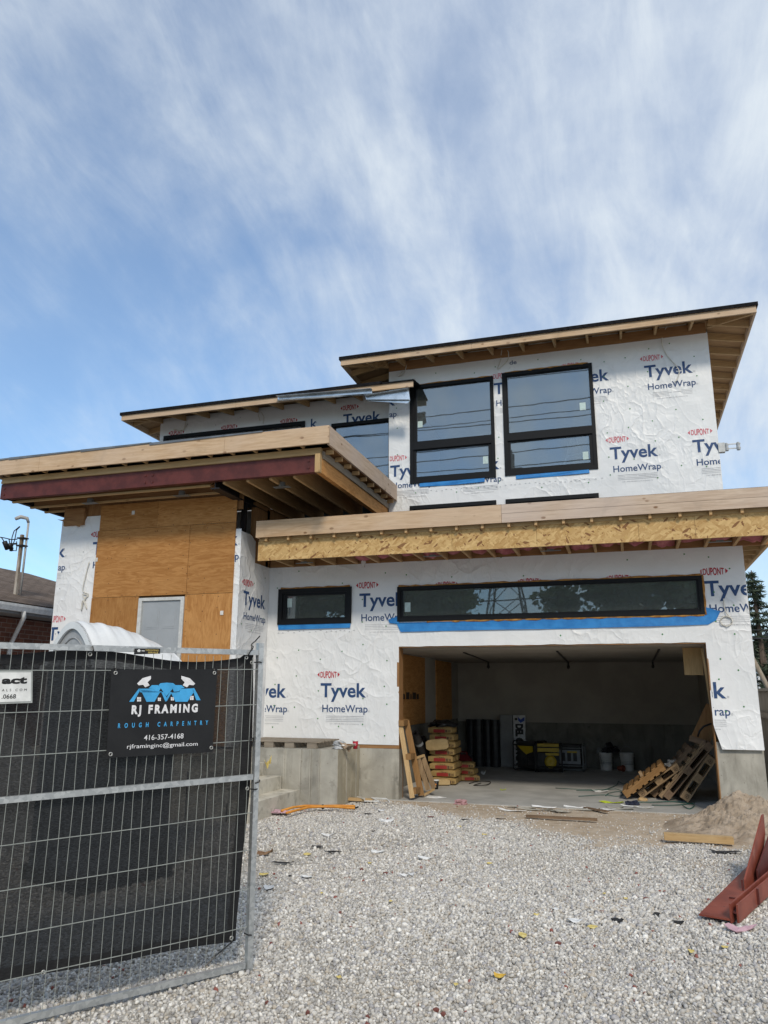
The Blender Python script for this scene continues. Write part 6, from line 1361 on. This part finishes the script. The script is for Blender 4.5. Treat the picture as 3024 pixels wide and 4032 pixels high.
papr(b4, 250, 1285, .42, .10, flat('lime_scrap', (0.42, 0.50, 0.03), .6), 75, 'lime yellow strip at the slab edge left of the pallets', 'scrap', 'plastic_scrap', None, rot=0)
p = fl(b4, 440, 1305); crumple('cloth_scrap', flat('navy_cloth', (0.02, 0.025, 0.05), .8), p.x, p.y, .01, .09, .05, .05, 33, 'small dark blue crumpled rag at the slab edge', 'rag', amp=.8)
p = fl(b4, 535, 1268); crumple('wood_chunk', wmat('lumber', 'x'), p.x, p.y, .01, .09, .05, .04, 35, 'pale wood chunk at the foot of the leaning pallets', 'wood', amp=.6, sub=2)
# step ladder in the upper room
t = thing('step_ladder', (-0.85, 14.95, 4.70), 'pale step ladder standing inside behind the right tall window', 'ladder'); AL = flat('ladder_metal', (0.80, 0.80, 0.78), .35, .1)
L1 = [at(*r3(*q), Y=14.55) for q in ((178, 250), (240, 35), (265, 35), (330, 210))]
lo = L1[0]-(L1[1]-L1[0])*2.2; MB().bar(lo, L1[1], .03, .075, (0, 1, 0)).build('rail', AL, t); lo2 = L1[3]+(L1[3]-L1[2])*2.2; MB().bar(lo2, L1[2], .03, .075, (0, 1, 0)).build('rail', AL, t)
for u in (.18, .42, .66): MB().bar(lo.lerp(L1[1], u+.12), lo2.lerp(L1[2], u+.12), .08, .03).build('rung', AL, t)
MB().bar(L1[1]+Vector((-.06, 0, .02)), L1[2]+Vector((.06, 0, .02)), .14, .03).build('cap', AL, t)
# loose sheet-metal trim on the left roof edge
for lab, pts, Y in (('long bent galvanised trim strip resting along the left roof edge', [(-380, 760), (305, 705), (305, 745), (-380, 790)], 13.56), ('shorter bent galvanised trim strip with a kinked end below the long one', [(255, 755), (570, 705), (580, 790), (560, 808), (265, 790)], 13.50)):
    P = [at(*r1(*q), Y=Y) for q in pts]; mb = MB(); mb.prism(P[::-1], (0, -.003, 0))
    a, b = (P[0], P[1]); mb.prism([a, b, b+Vector((0, -.09, -.012)), a+Vector((0, -.09, -.012))], (0, 0, .003)); c = P[-1]; e_ = P[2]; mb.prism([c, e_, e_+Vector((0, -.05, .012)), c+Vector((0, -.05, .012))], (0, 0, .003))
    tag(mb.build('metal_trim', mottled('bright_galvanised', (0.50, 0.53, 0.55), (0.70, 0.73, 0.75), 4, rough=.25, metal=.85)), lab, 'metal trim', 'metal trims on the left roof')

# ================================================================== GRAVEL PILE behind the fence and loose debris
mb = MB(); n = 40; V = []
for j in range(n+1):
    for i in range(n+1):
        x, y = -9.6+3.6*i/n, 6.6+3.2*j/n; V.append((x, y, 1.62*math.exp(-((x+8.1)/.95)**2-((y-8.3)/.85)**2)+.05*mnoise.noise(Vector((x*4, y*4, 1)))-.05))
mb.idx(V, [(j*(n+1)+i, j*(n+1)+i+1, (j+1)*(n+1)+i+1, (j+1)*(n+1)+i) for j in range(n) for i in range(n)])
tag(mb.build('gravel_pile', mottled('pile_gravel', (0.24, 0.235, 0.22), (0.52, 0.51, 0.49), 40, rough=.95, bmp=.9, bscale=45, bdist=.03)), 'heap of pale gravel showing faintly through the shade cloth at left', 'gravel pile')
g9 = zm(900, 3100, 1.508); g8 = zm(2000, 2900, 1.62)
YF_ = mottled('yellow_foam_scrap', (0.58, 0.44, 0.11), (0.74, 0.62, 0.26), 16, rough=.9); YD = mottled('yellow_leaf', (0.56, 0.34, 0.04), (0.72, 0.50, 0.10), 16, rough=.8); WS = mottled('white_scrap', (0.60, 0.61, 0.61), (0.78, 0.78, 0.78), 9, rough=.7); BS = flat('black_scrap', (0.02, 0.02, 0.022), .5); RS = flat('red_scrap', (0.17, 0.062, 0.05), .8); PK = flat('pink_foam', (0.52, 0.34, 0.39), .8)
def deb(f, x, y, wz, hz, m, label, name, cat, group=None, curl=.02, rot=None, seed=None, zup=.022):
    p = at(*f(x, y), Z=.03); k = (1.508 if f is g9 else (1.62 if f is g8 else 2.37)); D = math.hypot(p.x, p.y)
    w = max(.03, wz/k/3000*D); return scrap(name, p.x, p.y, ground_z(p.x, p.y)+zup, w, max(.03, hz/k/3000*D*2.2), m, seed if seed is not None else int(x*7+y), label, cat, group, rot=R(17)+(rng.uniform(-.3, .3) if rot is None else rot), curl=curl*max(.25, w*2.2))
YG, WG, BG, RG = 'yellow scraps on the gravel', 'white scraps on the gravel', 'black scraps on the gravel', 'red bits on the gravel'
for x, y, w, h, lab in ((430, 70, 40, 14, 'yellow foam scrap left of the pair by the lowest step'), (495, 72, 40, 12, 'yellow foam scrap right of the pair by the porch wall'), (208, 500, 55, 22, 'flat yellow scrap just right of the fence post'), (838, 437, 24, 12, 'small round yellow scrap below the grey paper in mid drive'), (470, 388, 44, 26, 'yellow and pink scrap above the black strip near the fence'), (1550, 434, 36, 14, 'yellow scrap on bare ground right of the drive centre'), (963, 665, 20, 12, 'tiny yellow scrap in mid gravel'), (655, 1100, 30, 20, 'pale yellow stone sized scrap in the near gravel'), (1350, 1145, 26, 16, 'small yellow scrap left of the big yellow leaf'), (1372, 225, 28, 10, 'yellow scrap nearest the garage mouth'), (1518, 270, 34, 10, 'yellow scrap with a dark edge before the slab'), (553, 615, 18, 10, 'yellow crumb near the fence post in mid gravel')): deb(g9, x, y, w, h, YF_, lab, 'foam_scrap', 'scrap', YG)
for x, y, w, h, lab in ((1608, 1092, 78, 34, 'big curled yellow leaf like scrap in the near gravel'),): deb(g9, x, y, w, h, YD, lab, 'foam_scrap', 'scrap', YG, curl=.05)
for x, y, w, h, lab in ((540, 1190, 66, 34, 'wide pale yellow scrap left of the beam end'), (95, 1250, 48, 44, 'upright yellow scrap in the near gravel'), (1168, 1345, 34, 24, 'small yellow scrap below the beam end'), (1380, 1322, 34, 14, 'thin yellow scrap below the pink foam'), (180, 1125, 36, 16, 'yellow and brown scrap left of the white ones'), (612, 985, 14, 10, 'yellow crumb in mid gravel left of the beams'), (752, 1015, 26, 14, 'yellow scrap left of the red bit')): deb(g8, x, y, w, h, YF_, lab, 'foam_scrap', 'scrap', YG)
for x, y, w, h, lab in ((935, 192, 90, 30, 'crumpled white film on the far gravel'), (910, 132, 40, 14, 'small white scrap right of the orange pipes'), (590, 276, 90, 14, 'long white scrap left in the far gravel'), (890, 381, 100, 16, 'wavy white strip in the centre of the drive'), (1170, 408, 100, 18, 'white strip right of the drive centre'), (465, 518, 66, 18, 'white scrap near the flat yellow one'), (235, 580, 70, 44, 'crumpled white paper beside the fence post'), (1045, 506, 70, 16, 'white scrap with a yellow end in the drive centre'), (1085, 500, 40, 30, 'white folded scrap beside the yellow ended one')): deb(g9, x, y, w, h, WS, lab, 'paper_scrap', 'scrap', WG, curl=.06)
for x, y, w, h, lab in ((428, 1157, 92, 32, 'wide white scrap in the near gravel left of the yellow one'), (302, 1092, 44, 18, 'pale blue white scrap above the wide white one')): deb(g8, x, y, w, h, WS, lab, 'paper_scrap', 'scrap', WG, curl=.05)
for x, y, w, h, lab in ((532, 345, 80, 22, 'grey black curved scrap in the far left gravel'), (620, 377, 110, 10, 'thin black strip with yellow tip in the far gravel'), (325, 435, 130, 12, 'long black strip near the fence post'), (825, 148, 56, 14, 'black scrap below the right end of the orange pipes'), (1400, 188, 54, 10, 'flat black scrap before the garage slab'), (858, 249, 34, 8, 'small dark sliver in the far gravel'), (1618, 180, 60, 9, 'dark sliver on the sandy ground'), (365, 512, 20, 10, 'black crumb left of the white scrap')): deb(g9, x, y, w, h, BS, lab, 'plastic_scrap', 'scrap', BG)
for x, y, w, h, lab in ((692, 1152, 72, 40, 'black rectangular scrap in the near gravel'), (1090, 1166, 60, 22, 'black scrap left of the steel beam end'), (950, 1116, 34, 24, 'black pebble like scrap in the near gravel'), (1385, 733, 200, 24, 'long dark grey strip of membrane before the lumber block')): deb(g8, x, y, w, h, BS, lab, 'plastic_scrap', 'scrap', BG, rot=-.12 if w > 100 else None)
for x, y, w, h, lab in ((230, 1247, 30, 22, 'red brick bit in the near left gravel'), (1232, 1284, 44, 24, 'larger red brick bit in the near gravel, left of a pair'), (1275, 1308, 36, 26, 'red brick bit right of the pair in the near gravel'), (825, 1332, 20, 16, 'red brick crumb at the bottom edge'), (252, 908, 24, 18, 'red brick bit right of the fence post foot'), (663, 738, 22, 14, 'bright red crumb in mid gravel'), (935, 493, 34, 8, 'dull red sliver left of the white pair'), (790, 475, 24, 8, 'dark red sliver in the drive centre'), (470, 1302, 22, 18, 'red brick crumb in the near left gravel by the bottom edge')): p = at(*g9(x, y), Z=.03); crumple('brick_bit', RS, p.x, p.y, ground_z(p.x, p.y)+.008, max(.014, w/1.508/6000*p.y), .016, .017, x % 17, lab, 'brick bit', RG, amp=.5, sub=1)
for x, y, lab in ((320, 1290, 'red brick bit in the near gravel left of the drive centre line'), (875, 1008, 'red bit right of a yellow scrap in mid gravel')): p = at(*g8(x, y), Z=.03); crumple('brick_bit', RS, p.x, p.y, ground_z(p.x, p.y)+.008, .028, .02, .017, x % 13, lab, 'brick bit', RG, amp=.5, sub=1)
deb(g8, 1480, 1218, 185, 40, PK, 'curved pink foam strip on the gravel before the steel beams', 'foam_strip', 'foam', curl=.05, rot=.1)
deb(g9, 1200, 172, 44, 12, RS, 'dark red scrap on the far gravel', 'plastic_scrap', 'scrap')
deb(g9, 215, 385, 100, 34, mottled('dry_bark', (0.16, 0.09, 0.05), (0.30, 0.19, 0.11), 12, rough=.95), 'strip of brown bark on the gravel near the fence post', 'bark_strip', 'bark', curl=.08)
p = at(*b3(870, 1270), Z=.03); crumple('fabric_scrap', flat('pink_rag', (0.42, 0.24, 0.25), .8), p.x, p.y, .0, .10, .06, .06, 51, 'crumpled dull pink rag at the slab edge', 'rag', amp=.8)
p = at(*g8(560, 465), Z=.03); q = at(*g8(630, 478), Z=.03); tag(MB().bar(at(*g8(490, 452), Z=.03), at(*g8(635, 478), Z=.03), .07, .015).build('wood_scrap', wmat('pallet_dark', 'x')), 'reddish wood sliver at the slab edge', 'wood', 'wood scraps')
tag(MB().bar(at(*g8(115, 507), Z=.03), at(*g8(570, 530), Z=.03), .06, .03).build('wood_scrap', wmat('pallet_dark', 'x')), 'long thin dark board lying on the sandy ground before the slab', 'wood', 'wood scraps')
tag(MB().bar(at(*wf(1108, 700), Z=.05), at(*wf(1350, 712), Z=.05), .09, .04).build('wood_scrap', wmat('lumber', 'x')), 'short brown board lying at the foot of the porch wall corner', 'wood', 'wood scraps')
P = [at(*wf(*q), Z=.08) for q in ((1200, 680), (1270, 700), (1270, 720), (1400, 722), (1330, 690), (1475, 700), (1505, 728))]; tag(MB().tube(P, .010, 4).build('trim_strip', WHITEP), 'thin white trim strip bent over the short board by the porch wall', 'trim')
# a pale band of spilt mortar at the slab edge
for i in range(14):
    p = at(*g8(60+i*62+rng.uniform(-20, 20), 455+rng.uniform(-10, 22)), Z=.02)
    scrap('mortar_spill', p.x, p.y, .012, rng.uniform(.25, .6), rng.uniform(.05, .12), CONC if i % 3 else WS, 200+i, 'flat pale crust of spilt mortar along the garage slab edge', 'mortar', 'mortar crusts at the slab edge', rot=R(rng.uniform(-8, 8)), curl=.02)
# orange pipes
ORG = mottled('orange_pipe', (0.55, 0.20, 0.02), (0.68, 0.30, 0.05), 7, rough=.5)
for lab, pts in (('orange flexible pipe, the upper of two on the far gravel', [(495, 812), (600, 780), (720, 765), (880, 768), (1000, 765), (1110, 766), (1180, 768)]), ('orange flexible pipe, the lower of two with a black tie', [(540, 832), (640, 805), (740, 780), (880, 772), (1000, 775), (1100, 783), (1180, 787)])):
    P = [at(*wf(*q), Z=.055) for q in pts]; t = thing('orange_pipe', tuple(P[3]), lab, 'pipe', 'orange pipes on the gravel'); MB().tube(P, .018, 8).build('pipe', ORG, t, smooth=True)
    if 'upper' in lab: MB().tube([P[3]+Vector((-.012, 0, -.01)), P[3]+Vector((.012, 0, -.01))], .034, 8).build('tie', BLACKP, t)
    else: MB().tube([P[-1], P[-1]+Vector((.05, .0, .02))], .012, 6).build('end_wire', BLACKP, t)
p = at(*wf(480, 822), Z=.03); crumple('fabric_scrap', PK, p.x, p.y, .02, .14, .09, .025, 61, 'pink foam scrap at the left ends of the orange pipes', 'scrap', amp=.7)
p = at(*wf(345, 470), Y=11.2); tag(scrap('foam_scrap', p.x, 11.25, .617, .13, .10, YF_, 77, 'yellow foam scrap lying on the concrete step beside the fence', 'scrap', YG, rot=0, curl=.1))
p = at(*wf(620, 715), Z=.04); crumple('plastic_scrap', BS, p.x, p.y, .02, .07, .05, .03, 63, 'small black crumpled scrap at the foot of the lowest step', 'scrap', BG, amp=.7)
